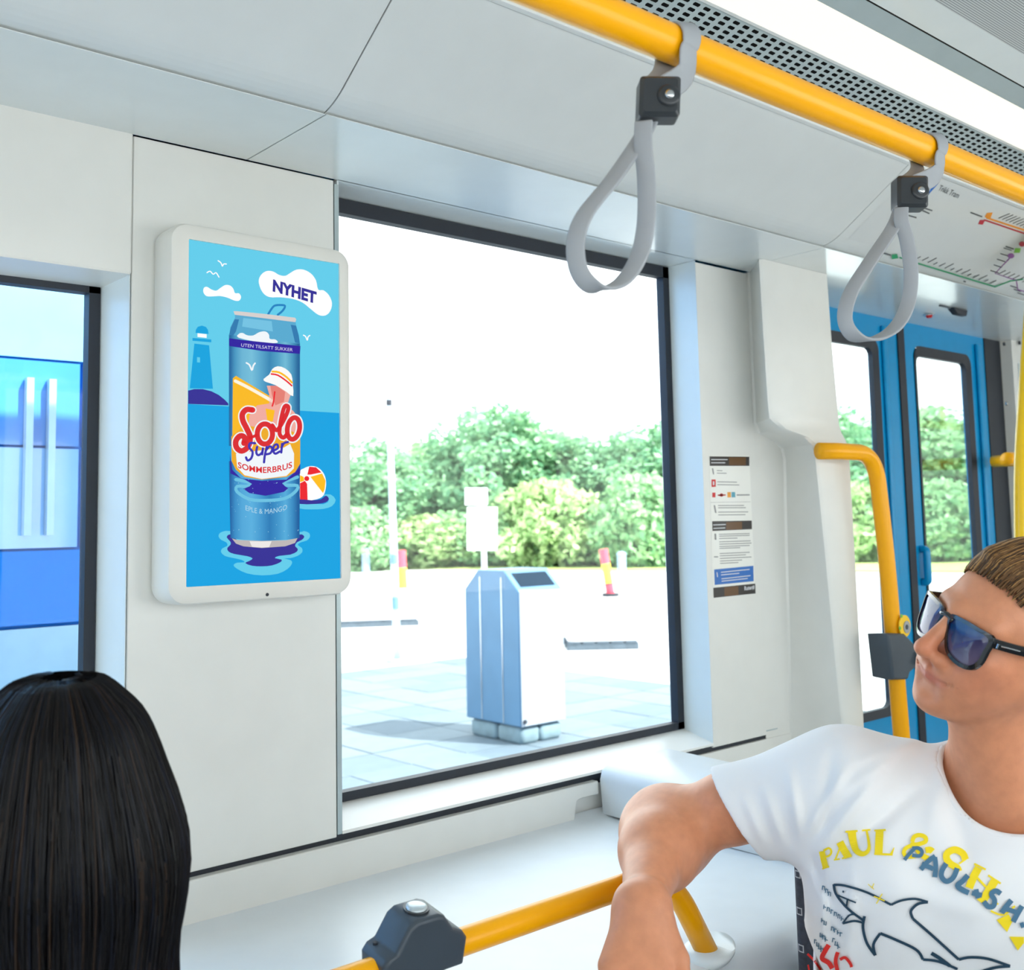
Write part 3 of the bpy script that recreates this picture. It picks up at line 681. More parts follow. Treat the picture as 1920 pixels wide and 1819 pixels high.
for q in (((910, 480), (1035, 520)), ((920, 505), (1010, 545)), ((830, 560), (900, 580)), ((1360, 535), (1460, 572)), ((600, 875), (680, 900)), ((1660, 825), (1730, 848))):
    s.stroke(list(q), 12, 1, 0, cap=False)
for q in (((815, 605), (830, 612)), ((815, 640), (835, 652))): s.stroke(list(q), 10, 1, 0, cap=False)
for k in range(14):
    u = 900+k*48; v = 930+k*16.5; L = 45+25*(k % 3)
    s.stroke([(u, v), (u+L*.8, v-L*.42)], 7, 1, 0, cap=False)
for k in range(8):
    u = 1600+k*30; v = 585+k*11; s.stroke([(u, v), (u+95, v-40)], 7, 1, 0, cap=False)
for k in range(5): s.stroke([(1530+k*28, 1030-k*48), (1600+k*28, 1052-k*48)], 8, 1, 0, cap=False)
for k in range(7): s.stroke([(1600+k*40, 1060+k*14), (1660+k*40, 1030+k*14)], 6, 1, 0, cap=False)
s.stroke([(1300, 1120), (1320, 1128)], 14, 1, 0, cap=False)
for k in range(3): s.stroke([(1700+k*30, 1160+k*30), (1760+k*30, 1180+k*30)], 8, 1, 0, cap=False)
s.build('station_print', pk, rm)['kind'] = 'stuff'
s = PR(mmap); s.stroke([(760, 920), (880, 960), (1570, 1170), (1700, 1120), (1805, 1105)], 12, 1, 0); s.poly([(690, 895), (735, 890), (745, 925), (690, 935)], 1); s.build('line_print', pgn, rm)
s = PR(mmap); s.poly([(1740, 840), (1790, 840), (1780, 880), (1730, 880)], 1); s.build('line_print', plg, rm)
s = PR(mmap); s.stroke([(1705, 895), (1690, 930), (1570, 1055), (1720, 1105), (1750, 1110), (1765, 1195), (1900, 1230)], 9, 1, 0); s.disc((1705, 905), 28, 22, 2); s.build('line_print', ppu, rm)
s = PR(mmap); s.stroke([(1500, 582), (1830, 690), (2300, 850)], 15, 1, 0); s.poly([(1500, 540), (1550, 535), (1530, 585), (1480, 575)], 1); s.build('line_print', por2, rm)
s = PR(mmap); s.stroke([(1480, 600), (1820, 715), (2300, 880)], 13, 1, 0); s.poly([(1440, 600), (1485, 600), (1465, 640), (1425, 635)], 1); s.disc((1800, 805), 26, 22, 1); s.build('line_print', pcr, rm)

# ---- lamp and sensor over the door
p = WZ(1742, 590, zz(.6875))
lo = empty('door_warning_lamp', p, 'tiny red warning lamp above the blue door', 'lamp')
MB().tube([p+Vector((0, 0, .0)), p+Vector((0, 0, -.004))], .018, 16).build('bezel', steel, lo)
MB().tube([p+Vector((0, 0, -.003)), p+Vector((0, 0, -.012))], [.012, .008], 14).build('lens', pm('red_lens', (200, 30, 36), .2), lo)
p = WZ(1795, 580, zz(.6875))
lo = empty('door_sensor', p, 'small dark sensor on the soffit above the blue door', 'sensor')
MB().add([p+Vector((-.05, -.012, 0)), p+Vector((.05, -.012, 0)), p+Vector((.05, .012, 0)), p+Vector((-.05, .012, 0)), p+Vector((-.02, -.010, -.02)), p+Vector((.045, -.010, -.02)), p+Vector((.045, .010, -.02)), p+Vector((-.02, .010, -.02))],
         [(0, 1, 2, 3), (4, 7, 6, 5), (0, 4, 5, 1), (1, 5, 6, 2), (2, 6, 7, 3), (3, 7, 4, 0)]).build('sensor_body', gasket, lo, bevel=.003)
MB().box(p.x-.12, p.x-.05, p.y-.003, p.y+.003, p.z-.004, p.z).build('sensor_cable', grey_plastic, lo)

# ---- overhead yellow rail
YP = .755; RP = .0212; ZP = zz(.7058*YP)
ovr = empty('overhead_rail', (1.5, YP, ZP), 'thick yellow horizontal rail hanging below the ceiling', 'rail')
MB().tube([(x, YP, ZP) for x in np.linspace(-2.9, 6.9, 40)], RP, 28).build('rail_tube', yellow, ovr, smooth=True)
for x in (-1.2, .55, 4.2, 6.2):
    MB().tube([(x, YP, ZP+.01), (x, YP, zz(.948))], .014, 16).build('hanger', yellow, ovr, smooth=True)

# ---- hanging straps
def sweep_strap(path, width_dir, wdt, th):
    """flat band swept along a path; width_dir(i) gives the band's width direction"""
    b = MB(); P = [Vector(p) for p in path]; m = len(P); rings = []
    for i in range(m):
        t = (P[min(i+1, m-1)]-P[max(i-1, 0)]).normalized(); wv = width_dir(i/(m-1)); wv = (wv-t*wv.dot(t)).normalized(); nn = t.cross(wv)
        rings.append([P[i]+wv*wdt/2*a+nn*th/2*c for a, c in ((-1, -.5), (-.85, -1), (.85, -1), (1, -.5), (1, .5), (.85, 1), (-.85, 1), (-1, .5))])
    return b.loft(rings, True)
def strap(pr_px, clamp_px, loop_px, label, wdt=.0195):
    """pr_px: where the band crosses the rail; the loop hangs below the clamp"""
    top = W(pr_px[0], pr_px[1], YP); cpnt = W(clamp_px[0], clamp_px[1], YP)
    X0 = top.x
    root = empty('hanging_strap', (X0, YP, ZP), label, 'strap', 'grey hanging straps on the overhead rail')
    cl = Vector((cpnt.x, YP-.006, cpnt.z))
    # ring over the rail down into the clamp
    path = []; rr = RP+.0035
    path.append(cl+Vector((-.006, .006, .012)))
    path.append(Vector((X0-.012, YP+.012, ZP-rr-.012)))
    for a in np.linspace(-30, 215, 16):
        t = math.radians(a)
        path.append(Vector((X0+(a-90)*-.00004, YP+rr*math.cos(t), ZP+rr*math.sin(t))))
    path.append(Vector((X0-.004, YP-.014, ZP-rr-.014)))
    path.append(cl+Vector((.004, -.006, .012)))
    sm = [Vector(p) for p in catmull(path, 4)]
    sweep_strap(sm, lambda s: Vector((1, 0, .25)), wdt*1.5, .0035).build('rail_band', strap_mat, root, smooth=True)
    # hand loop
    lp = [Vector(W(q[0], q[1], YP+dy)) for q, dy in loop_px]
    lp = [Vector(p) for p in catmull(lp, 7)]
    ctr = sum(lp, Vector())/len(lp)
    wdv = Vector((.50, -.85, .0)).normalized()
    sweep_strap(lp, lambda s: wdv, wdt, .0042).build('hand_loop', strap_mat, root, smooth=True)
    # clamp block with its rivet
    ax = Vector((.72, -.68, 0)).normalized()
    fx = Vector((.80, -.60, .0)).normalized(); fz = Vector((.10, 0, 1)).normalized(); fy = fz.cross(fx).normalized()
    b = MB(); rings = []
    for d, k in ((-.0135, .88), (-.011, 1), (.010, 1), (.0145, .82)):
        rings.append([cl+fx*(x*k)+fz*(z*k)-fy*d for x, z in rrect(-.0225, .0225, -.0235, .0235, .004, 3)])
    b.loft(rings, True)
    body = b.build('clamp', clamp_plastic, root, smooth=True); body.data.set_sharp_from_angle(angle=.6)
    f = cl+fy*0
    sgn = -1 if fy.dot(Vector((0, -1, 0))) < 0 else 1
    fo = fy*sgn
    base = cl+fx*.009+fz*-.001
    MB().tube([base+fo*.010, base+fo*.0165, base+fo*.0175], [.0125, .0125, .0095], 18).build('rivet_boss', clamp_plastic, body, smooth=True)
    MB().tube([base+fo*.016, base+fo*.0195, base+fo*.0205], [.0055, .005, .002], 14).build('rivet', steel, body, smooth=True)
    return root
strap((1268, 60), (1226, 192), [((1218, 228), .004), ((1200, 262), .004), ((1150, 335), .006), ((1098, 400), .008), ((1080, 450), .008), ((1083, 500), .006), ((1103, 532), .0), ((1135, 541), -.008), ((1170, 525), -.012), ((1198, 480), -.012), ((1211, 420), -.012), ((1212, 340), -.01), ((1206, 270), -.008), ((1207, 228), -.006)],
      'large grey hanging strap with black clamp, nearest on the yellow rail')
strap((1740, 285), (1698, 366), [((1688, 390), .004), ((1675, 425), .004), ((1635, 485), .006), ((1597, 545), .008), ((1584, 590), .008), ((1592, 620), .004), ((1614, 636), -.002), ((1646, 634), -.008), ((1680, 612), -.012), ((1702, 570), -.012), ((1708, 510), -.012), ((1700, 450), -.01), ((1690, 415), -.008), ((1690, 390), -.006)],
      'smaller grey hanging strap further along, in front of the route map')

# ---- yellow handrail over the ledge
YR = 1.12; RR = .0172
hr = empty('ledge_handrail', (1.2, YR, zz(-.66)), 'low yellow handrail curving down into the pale ledge', 'handrail')
zr = zz(-.4695*YR)
end = W(1338, 1762, YR)
path = fillet([(-2.0, YR, zr), (1.262, YR, zr), (1.338, YR-.01, zz(-.663))], .075, 12)
pts = [Vector((x, YR, zr)) for x in np.linspace(-2, 1.1, 12)]+path[1:]
MB().tube(pts, RR, 24).build('rail_tube', yellow, hr, smooth=True)
ec = pts[-1]
fl_ = MB(); fl_.tube([ec+Vector((.002, 0, .003)), ec+Vector((.0, 0, .007)), ec+Vector((0, 0, .010))], [.042, .042, .036], 32)
fl_.build('flange', white_reveal, hr, smooth=True)
# stop button clamped on that rail
def stopbutton(root_label, o, ax, up, sz, grp, round_label):
    ax = Vector(ax).normalized(); up = Vector(up).normalized(); sd = ax.cross(up).normalized()
    root = empty('stop_button', o, root_label, 'button', grp)
    prof = [(-.060, -.026), (-.064, .004), (-.058, .012), (-.046, .016), (-.030, .044), (-.020, .050), (.014, .050), (.024, .046), (.040, .026), (.056, .018), (.064, .008), (.062, -.026)]
    prof = [(a*sz, b*sz) for a, b in prof]
    b = MB(); rings = []
    for d, k in ((-.027, .93), (-.0225, 1.0), (.0225, 1.0), (.027, .93)):
        rings.append([o+ax*a*k+up*(c*k)+sd*d*sz for a, c in prof])
    b.loft(rings, True)
    body = b.build('button_housing', grey_plastic, root, bevel=.0018, seg=2)
    t = o+up*.050*sz-ax*.003*sz
    MB().tube([t-up*.002, t+up*.0025], .0165*sz, 24).build('button_ring', clamp_plastic, body, smooth=False)
    MB().tube([t, t+up*.004, t+up*.0055], [.0135*sz, .0135*sz, .010*sz], 24).build('push_button', pm('silver_button_'+grp[:3]+str(round(sz*100)), (196, 206, 210), .3, metal=.3), body, smooth=True)
    q = o-ax*.052*sz+up*.012*sz+sd*-.012*sz
    MB().tube([q, q+up*.004], .003*sz, 10).build('screw', gasket, body)
    return root
bo = W(772, 1770, YR); 
stopbutton('dark grey stop button box clamped on the low yellow handrail', Vector((bo.x+.004, YR, zr+.012)), (1, 0, 0), (0, -.18, 1), .98, 'stop buttons', '')

# ---- yellow grab handle by the door, with stop box and sticker
YH = 1.60
def hp(px, py, Y=YH): return W(px, py, Y)
gh = empty('door_grab_handle', hp(1578, 845), 'yellow grab handle bending down beside the door pillar', 'grab handle')
h0 = hp(1572, 846); h1 = hp(1632, 866); h2 = hp(1668, 1100); h3 = hp(1690, 1370)
pth = [h0+Vector((-.06, .02, 0)), h0]+fillet([h0, hp(1640, 850), hp(1663, 1050), hp(1692, 1400)], .12, 12)[1:]
ext = (Vector(pth[-1])-Vector(pth[-3])).normalized() if (Vector(pth[-1])-Vector(pth[-3])).length > 0 else Vector((0, 0, -1))
last = Vector(pth[-1]); pth += [last+Vector((0, .0, -.5)), Vector((last.x-.02, last.y, .02))]
MB().tube(pth, .0225, 24).build('handle_tube', yellow, gh, smooth=True)
sb = empty('door_stop_box', hp(1690, 1232), 'dark grey angular stop box on the door grab handle', 'button')
def facing(px, py, Y): return W(px, py, Y)
poly = [(1662, 1188), (1694, 1188), (1713, 1208), (1722, 1230), (1717, 1250), (1703, 1262), (1700, 1274), (1672, 1275)]
b = MB(); rings = []
for Y, k in ((YH+.03, .95), (YH-.005, 1), (YH-.03, 1), (YH-.036, .92)):
    cx_, cy_ = 1690, 1232
    rings.append([W(cx_+(x-cx_)*k, cy_+(y-cy_)*k, YH-.03)+Vector((0, Y-(YH-.03), 0)) for x, y in poly])
b.loft(rings, True); bd = b.build('button_housing', grey_plastic, sb, bevel=.002)
q = W(1716, 1234, YH-.035)
MB().tube([q+Vector((-.004, .0, 0)), q+Vector((.006, -.004, 0))], .018, 20).build('push_button', steel, bd, smooth=True)
tk = empty('ticket_sticker', W(1697, 1172, YH-.02), 'round yellow sticker with grey disc on the grab handle', 'sticker')
c_ = W(1697, 1174, YH-.03)
MB().tube([c_, c_+Vector((0, .003, 0))], .030, 24).build('sticker_face', yellow2, tk)
c2 = W(1701, 1176, YH-.032); MB().tube([c2, c2+Vector((0, .002, 0))], .017, 20).build('sticker_disc', strap_mat, tk)
for q in ((1691, 1155), (1688, 1178)):
    c3 = W(q[0], q[1], YH-.032); MB().tube([c3, c3+Vector((0, .002, 0))], .005, 8).build('sticker_mark', plg, tk)
c4 = W(1701, 1176, YH-.0335); MB().tube([c4, c4+Vector((0, .001, 0))], .007, 12).build('sticker_mark', grey_plastic, tk)

# ---- bright yellow pole at the right edge
YQ = 1.30
sp = empty('door_pole', (W(1925, 900, YQ).x, YQ, 0), 'bright yellow upright pole at the right edge past the door', 'pole')
pp = [Vector(p) for p in catmull([W(1946, 420, YQ), W(1938, 560, YQ), W(1928, 700, YQ), W(1918, 868, YQ), W(1919, 1040, YQ), W(1924, 1200, YQ)], 6)]
pp = [Vector((pp[0].x+.02, YQ, zz(.69)))]+pp+[Vector((pp[-1].x, YQ, .01))]
MB().tube(pp, .0225, 22).build('pole_tube', yellow2, sp, smooth=True)
st = empty('wall_stub_handle', W(1890, 860, 1.7), 'short yellow handle stub beside the bright yellow pole', 'handle')
a_ = W(1886, 860, 1.75); b_ = W(1935, 861, 1.75)
MB().tube([a_, a_+(b_-a_)*.06, b_], [.021, .0235, .0235], 18).build('stub_tube', yellow, st, smooth=True)
MB().tube([b_, Vector((b_.x+.02, 1.905, b_.z))], .0225, 18).build('stub_mount', yellow, st, smooth=True)

# ---- the man's seat
seat = empty('passenger_chair', (1.40, .78, 0), 'tram seat with dark patterned fabric behind the man', 'seat')
def fabric_pattern():
    m = pm('patterned_fabric', (70, 74, 84), .9, var=.18, scale=120, bump=.4, bscale=800)
    n = m.node_tree; b = n.nodes['Principled BSDF']; src = b.inputs['Base Color'].links[0].from_socket
    t = n.nodes.new('ShaderNodeTexCoord'); br = n.nodes.new('ShaderNodeTexBrick'); mp = n.nodes.new('ShaderNodeMapping')
    vm = n.nodes.new('ShaderNodeVectorMath'); vm.operation = 'MULTIPLY'; vm.inputs[1].default_value = (18, 18, 18)
    fr = n.nodes.new('ShaderNodeVectorMath'); fr.operation = 'FRACTION'; sb_ = n.nodes.new('ShaderNodeVectorMath'); sb_.operation = 'SUBTRACT'; sb_.inputs[1].default_value = (.5, .5, .5)
    ab = n.nodes.new('ShaderNodeVectorMath'); ab.operation = 'ABSOLUTE'; se = n.nodes.new('ShaderNodeSeparateXYZ')
    mxx = n.nodes.new('ShaderNodeMath'); mxx.operation = 'MAXIMUM'
    r = n.nodes.new('ShaderNodeValToRGB'); r.color_ramp.interpolation = 'CONSTANT'
    e = r.color_ramp.elements; e[0].position = 0; e[0].color = (0, 0, 0, 1); e[1].position = .07; e[1].color = (1, 1, 1, 1)
    x = r.color_ramp.elements.new(.1); x.color = (0, 0, 0, 1)
    mix = n.nodes.new('ShaderNodeMix'); mix.data_type = 'RGBA'; mix.inputs[7].default_value = lin((190, 192, 196))+(1,)
    n.links.new(t.outputs['Object'], vm.inputs[0]); n.links.new(vm.outputs[0], fr.inputs[0]); n.links.new(fr.outputs[0], sb_.inputs[0]); n.links.new(sb_.outputs[0], ab.inputs[0]); n.links.new(ab.outputs[0], se.inputs[0])
    n.links.new(se.outputs[1], mxx.inputs[0]); n.links.new(se.outputs[2], mxx.inputs[1]); n.links.new(mxx.outputs[0], r.inputs[0]); n.links.new(r.outputs[0], mix.inputs[0]); n.links.new(src, mix.inputs[6]); n.links.new(mix.outputs[2], b.inputs['Base Color'])
    return m
fpat = fabric_pattern()
su = Vector((.45, -.893, 0)).normalized(); sf = Vector((-.893, -.45, 0)).normalized(); sA = Vector((1.458, 1.034, 0))
def obox(u0, u1, f0, f1, z0, z1):
    return MB().prismZ([tuple((sA+su*u+sf*f)[:2]) for u, f in ((u0, f0), (u1, f0), (u1, f1), (u0, f1))], z0, z1)
obox(0, .50, -.045, 0, .46, zz(-.46)).build('backrest', fpat, seat, bevel=.014, seg=4)
obox(.02, .50, -.075, -.047, .40, zz(-.44)).build('back_shell', white_shelf, seat, bevel=.01, seg=3)
obox(.02, .50, 0, .44, .40, .47).build('seat_cushion', fpat, seat, bevel=.02, seg=4)
obox(.02, .50, -.04, .45, .34, .398).build('seat_pan', white_shelf, seat, bevel=.01, seg=3)
obox(.10, .42, .08, .30, 0, .34).build('pedestal', grey_plastic, seat, bevel=.01)

# ================================================================== OUTSIDE
ZG = -.30
asph = pm('pale_asphalt', (198, 200, 200), .85, var=.06, scale=3, bump=.3, bscale=60)
slab_m = [pm('paving_stone_a', (82, 98, 108), .8, var=.08, scale=9, bump=.3, bscale=120), pm('paving_stone_b', (88, 103, 112), .8, var=.08, scale=7, bump=.3, bscale=120), pm('paving_stone_c', (77, 93, 104), .8, var=.08, scale=8, bump=.3, bscale=120)]
grass_m = pm('dry_grass', (150, 166, 96), .9, var=.25, scale=2.5, bump=.6, bscale=30)
joint_m = pm('paving_joint', (36, 46, 54), .9, var=.1)
gr = MB().box(-30, 90, 2.4, 120, ZG-.3, ZG-.03).build('ground', asph); tag(gr, 'pale sunlit asphalt outside the window', kind='structure')
pv = empty('pavement', (5.5, 7.5, ZG), 'pale blue-grey paving slabs outside the big window', kind='structure')
MB().box(1.0, 8.49, 2.45, 10.83, ZG-.03, ZG-.016).build('paving_bed', joint_m, pv)
for side in (0, 1):
    pass
sm_ = MB().box(-.2455, .2455, -.2455, .2455, -.03, 0).mesh('slab')
sms = []
for m_ in slab_m:
    c = sm_.copy(); c.materials.append(m_); sms.append(c)
for i in range(12):
    for j in range(13):
        x = 2.74+.5*i; y = 4.58+.5*j
        if not (.55 < x/y < 1.25): continue
        o = bpy.data.objects.new('paving_slab', sms[(i*7+j*5+i*j) % 3]); COL.objects.link(o); o.parent = pv
        o.location = Vector((x, y, ZG-.006+rnd.uniform(-.002, .003)))-ROOT[pv.name]; o.rotation_euler.z = rnd.uniform(-.003, .003)
# grass verge
vg = MB().prismZ([(21.5, 46), (24.5, 34), (26.4, 26.5), (30.5, 14), (60, 14), (60, 90), (21.5, 90)], ZG-.03, ZG+.02).build('grass_verge', grass_m)
tag(vg, 'sunlit grass verge below the trees', 'grass', kind='stuff')

# ---- trees
def foliage(seed, rx, rz, zc0, nclump, nleaf, ls):
    r = np.random.RandomState(seed); vs = []; 
    C = []
    while len(C) < nclump:
        p = r.uniform(-1, 1, 3); d = np.linalg.norm(p)
        if d > 1 or d < .45: continue
        C.append(p*np.array([rx, rx, rz])+np.array([0, 0, zc0]))
    allv = []
    for c in C:
        cr = r.uniform(.55, 1.05)*rx*.36
        n = nleaf; d = r.normal(size=(n, 3)); d /= np.linalg.norm(d, axis=1)[:, None]
        pos = c+d*(cr*r.uniform(.35, 1, n)[:, None]**.6)*np.array([1, 1, .8])
        a = r.normal(size=(n, 3)); a[:, 2] *= .6; a /= np.linalg.norm(a, axis=1)[:, None]
        b = np.cross(a, r.normal(size=(n, 3))); b /= np.linalg.norm(b, axis=1)[:, None]
        s = ls*r.uniform(.6, 1.3, n)[:, None]
        q = np.stack([pos-a*s, pos+b*s*.55, pos+a*s, pos-b*s*.55], 1)
        allv.append(q.reshape(-1, 3))
    V = np.concatenate(allv); N = len(V)//4
    me = bpy.data.meshes.new('foliage'); me.vertices.add(len(V)); me.vertices.foreach_set('co', V.ravel())
    me.loops.add(len(V)); me.loops.foreach_set('vertex_index', np.arange(len(V), dtype=np.int32))
    me.polygons.add(N); me.polygons.foreach_set('loop_start', np.arange(0, len(V), 4, dtype=np.int32)); me.polygons.foreach_set('loop_total', np.full(N, 4, dtype=np.int32))
    me.update(); me.validate()
    return me
def leafmat(name, c0, c1):
    m = pm(name, c0, .6, var=.0)
    n = m.node_tree; b = n.nodes['Principled BSDF']
    g = n.nodes.new('ShaderNodeNewGeometry'); r = n.nodes.new('ShaderNodeValToRGB')
    r.color_ramp.elements[0].color = lin(c0)+(1,); r.color_ramp.elements[1].color = lin(c1)+(1,)
    n.links.new(g.outputs['Random Per Island'], r.inputs[0]); n.links.new(r.outputs[0], b.inputs['Base Color'])
    b.inputs['Specular IOR Level'].default_value = .2
    tl = n.nodes.new('ShaderNodeBsdfTranslucent'); mx = n.nodes.new('ShaderNodeMixShader'); mx.inputs[0].default_value = .35
    o = n.nodes['Material Output']; n.links.new(r.outputs[0], tl.inputs[0]); n.links.new(b.outputs[0], mx.inputs[1]); n.links.new(tl.outputs[0], mx.inputs[2]); n.links.new(mx.outputs[0], o.inputs[0])
    return m
leaf_a = leafmat('leaf_dark', (96, 150, 116), (160, 200, 156)); leaf_b = leafmat('leaf_mid', (112, 166, 120), (180, 212, 164)); leaf_c = leafmat('leaf_pale', (140, 180, 120), (206, 226, 172))
bark = pm('tree_bark', (92, 92, 84), .9, var=.2)
FM = []
for sd, lm in ((1, leaf_a), (2, leaf_b), (3, leaf_a)):
    me = foliage(sd, 2.6, 2.7, 3.5, 110, 110, .17); me.materials.append(lm); FM.append(me)
BM = []
for sd, lm in ((11, leaf_c), (12, leaf_b)):
    me = foliage(sd, 2.1, 1.35, 1.3, 80, 110, .15); me.materials.append(lm); BM.append(me)
def trunk_mesh(sd):
    r = random.Random(sd); b = MB()
    b.tube([(0, 0, 0), (.05, .03, 1.2), (0, .05, 2.6), (.1, 0, 4.4)], [.2, .16, .12, .04], 8)
    for k in range(6):
        a = k*1.05+r.random(); z = 1.3+k*.4
        b.tube([(0, 0, z), (math.cos(a)*.7, math.sin(a)*.7, z+.7), (math.cos(a)*1.5, math.sin(a)*1.5, z+1.2)], [.08, .05, .02], 6)
    me = b.mesh('trunk'); me.materials.append(bark); return me
TM = [trunk_mesh(k) for k in range(2)]
def base_at(px, dist):
    d = ray(px, 1000); h = math.hypot(d[0], d[1]); return Vector((d[0]/h*dist, d[1]/h*dist, ZG))
def place_tree(name, px, dist, fm, sc, top, label, grp, rz):
    loc = base_at(px, dist); root = empty(name, loc, label, 'tree' if name.endswith('tree') else 'bush', grp)
    f = bpy.data.objects.new('foliage', fm); COL.objects.link(f); f.parent = root; f.rotation_euler.z = rz; f.scale = sc; f['kind'] = 'stuff'
    if top is not None:
        t = bpy.data.objects.new('trunk', TM[top]); COL.objects.link(t); t.parent = root; t.scale = sc
    return root
G1 = 'trees beyond the asphalt'; G2 = 'bushes below the trees'
place_tree('leafy_tree', 690, 44, FM[0], (1.0, 1.0, .80), 0, 'dark leafy tree beside the advertising screen at the window\'s left', G1, .3)
place_tree('leafy_tree', 930, 45, FM[2], (1.1, 1.1, 1.02), 1, 'tallest leafy tree, behind the sign post', G1, 1.2)
place_tree('leafy_tree', 815, 48, FM[1], (1.1, 1.1, .86), 0, 'pale leafy tree behind the thin pole', G1, 2.2)
place_tree('leafy_tree', 1010, 47, FM[1], (1.0, 1.0, .97), 1, 'leafy tree right behind the waste bin, beside the tallest tree', G1, 4.0)
place_tree('leafy_tree', 1120, 45, FM[0], (1.0, 1.0, .80), 1, 'mid-height leafy tree behind the red and yellow marker', G1, 5.0)
place_tree('leafy_tree', 1230, 44, FM[2], (1.05, 1.05, .86), 0, 'leafy tree at the right edge of the big window', G1, .8)
place_tree('leafy_tree', 1600, 46, FM[2], (1.15, 1.15, .92), 0, 'leafy tree seen through the left door pane', G1, 3.3)
place_tree('leafy_tree', 1750, 47, FM[1], (1.3, 1.3, .95), 1, 'leafy tree seen through the right door pane', G1, 4.4)
place_tree('leafy_tree', 1890, 49, FM[0], (1.3, 1.3, .95), 1, 'leafy tree behind the right edge of the door', G1, 5.4)
place_tree('pale_bush', 1030, 41, BM[0], (1.0, 1.0, 1.12), None, 'pale green bush right of the white sign', G2, .2)
place_tree('pale_bush', 1215, 40, BM[1], (1.0, 1.0, 1.15), None, 'pale green bush at the right end of the big window', G2, 1.2)
place_tree('pale_bush', 1110, 42, BM[1], (1.0, 1.0, .8), None, 'low green bush behind the marker post', G2, 2.2)
place_tree('pale_bush', 800, 43, BM[0], (1.1, 1.1, .7), None, 'low green bush left of the white sign', G2, 3.2)
place_tree('pale_bush', 665, 42, BM[1], (.9, .9, .8), None, 'low green bush beside the left bollard', G2, 3.9)
place_tree('pale_bush', 900, 43, BM[1], (1.0, 1.0, .9), None, 'green bush directly behind the sign post', G2, 5.0)
place_tree('pale_bush', 1610, 42, BM[0], (1.0, 1.0, 1.0), None, 'green bush low in the left door pane', G2, .9)
place_tree('pale_bush', 1760, 42, BM[1], (1.1, 1.1, 1.0), None, 'green bush low in the right door pane', G2, 1.9)

# ---- waste bin
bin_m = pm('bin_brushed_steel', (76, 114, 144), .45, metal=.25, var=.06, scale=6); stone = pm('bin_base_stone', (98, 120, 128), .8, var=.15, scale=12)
fc = WZ(978, 1398, ZG)          # front corner on the ground
bx_, by_ = fc.x, fc.y; LW, WW = .66, .46
wb = empty('waste_bin', (bx_+WW/2, by_+LW/2, ZG), 'tall pale steel waste bin with chamfered top on a stone base', 'bin')
z0, z1, z2 = ZG+.13, ZG+1.145, ZG+1.30
prof = [(by_, z0), (by_, z1), (by_+.17, z2), (by_+LW-.17, z2), (by_+LW, z1), (by_+LW, z0)]
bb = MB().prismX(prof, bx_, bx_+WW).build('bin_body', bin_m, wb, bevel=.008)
MB().box(bx_+.006, bx_+WW-.006, by_-.006, by_, z0+.006, z1-.004).build('painted_sunlit_front', pm('bin_sunlit_tone', (138, 148, 158), .5, var=.03), bb)  # added plate: sunlight on the front face is put into its paler colour
for yy in (by_+.2, by_+.46):
    MB().box(bx_-.004, bx_, yy-.004, yy+.004, z0+.01, z1+.1).build('panel_seam', steel, bb)
sl_d = Vector((0, .17, z2-z1)).normalized(); sn = Vector((0, -(z2-z1), .17)).normalized()
a_ = Vector((bx_, by_, z1))
MB().add([a_+Vector((x, 0, 0))+sl_d*t+sn*.004 for x, t in ((.05, .04), (WW-.05, .04), (WW-.05, .19), (.05, .19))]+[a_+Vector((x, 0, 0))+sl_d*t for x, t in ((.05, .04), (WW-.05, .04), (WW-.05, .19), (.05, .19))], [(0, 1, 2, 3), (4, 7, 6, 5), (0, 4, 5, 1), (1, 5, 6, 2), (2, 6, 7, 3), (3, 7, 4, 0)]).build('deposit_slot', pm('bin_slot', (20, 36, 50), .8, spec=.1), bb)
MB().tube([(bx_+.03, by_-.004, z0+.04), (bx_+.03, by_-.02, z0+.04)], .016, 10).build('lock', gasket, bb)
for k, (x0, x1, y0, y1) in enumerate(((.03, .20, .03, .30), (.22, .43, .03, .28), (.03, .22, .33, .63), (.24, .43, .32, .62))):
    b = MB(); rings = []
    for z, ins in ((ZG-.006, .0), (ZG+.02, -.012), (ZG+.10, -.012), (ZG+.131, .01)):
        rings.append([(x, y, z) for x, y in rrect(bx_+x0+ins, bx_+x1-ins, by_+y0+ins, by_+y1-ins, .04, 4)])
    b.loft(rings, True); b.build('base_stone', stone, wb, smooth=True)
# ---- sign post
sgd = 14.5
sg0 = base_at(906, sgd)
def SG(px, py): 
    n = Vector((sg0.x, sg0.y, 0)).normalized(); return WP(px, py, sg0, n)
sgn = Vector((sg0.x, sg0.y, 0)).normalized()
sg = empty('sign_post', sg0, 'white double sign on a post behind the waste bin', 'sign')
sign_w = pm('sign_white', (232, 234, 236), .4); post_w = pm('post_white_paint', (206, 214, 222), .45)
def board(px0, px1, py0, py1):
    c = [SG(px0, py1), SG(px1, py1), SG(px1, py0), SG(px0, py0)]
    return MB().add([p_ for p_ in c]+[p_+sgn*.025 for p_ in c], [(0, 1, 2, 3), (4, 7, 6, 5), (0, 4, 5, 1), (1, 5, 6, 2), (2, 6, 7, 3), (3, 7, 4, 0)])
board(872, 914, 915, 947).build('sign_board', sign_w, sg); b2 = board(876, 932, 951, 1032).build('sign_board', sign_w, sg)
tp = SG(906, 918)
MB().tube([(sg0.x+sgn.x*.05, sg0.y+sgn.y*.05, ZG-.03), (tp.x+sgn.x*.05, tp.y+sgn.y*.05, tp.z)], .035, 12).build('post', post_w, sg)
s = PR(lambda u, v, l: SG(u, v)-sgn*.004)
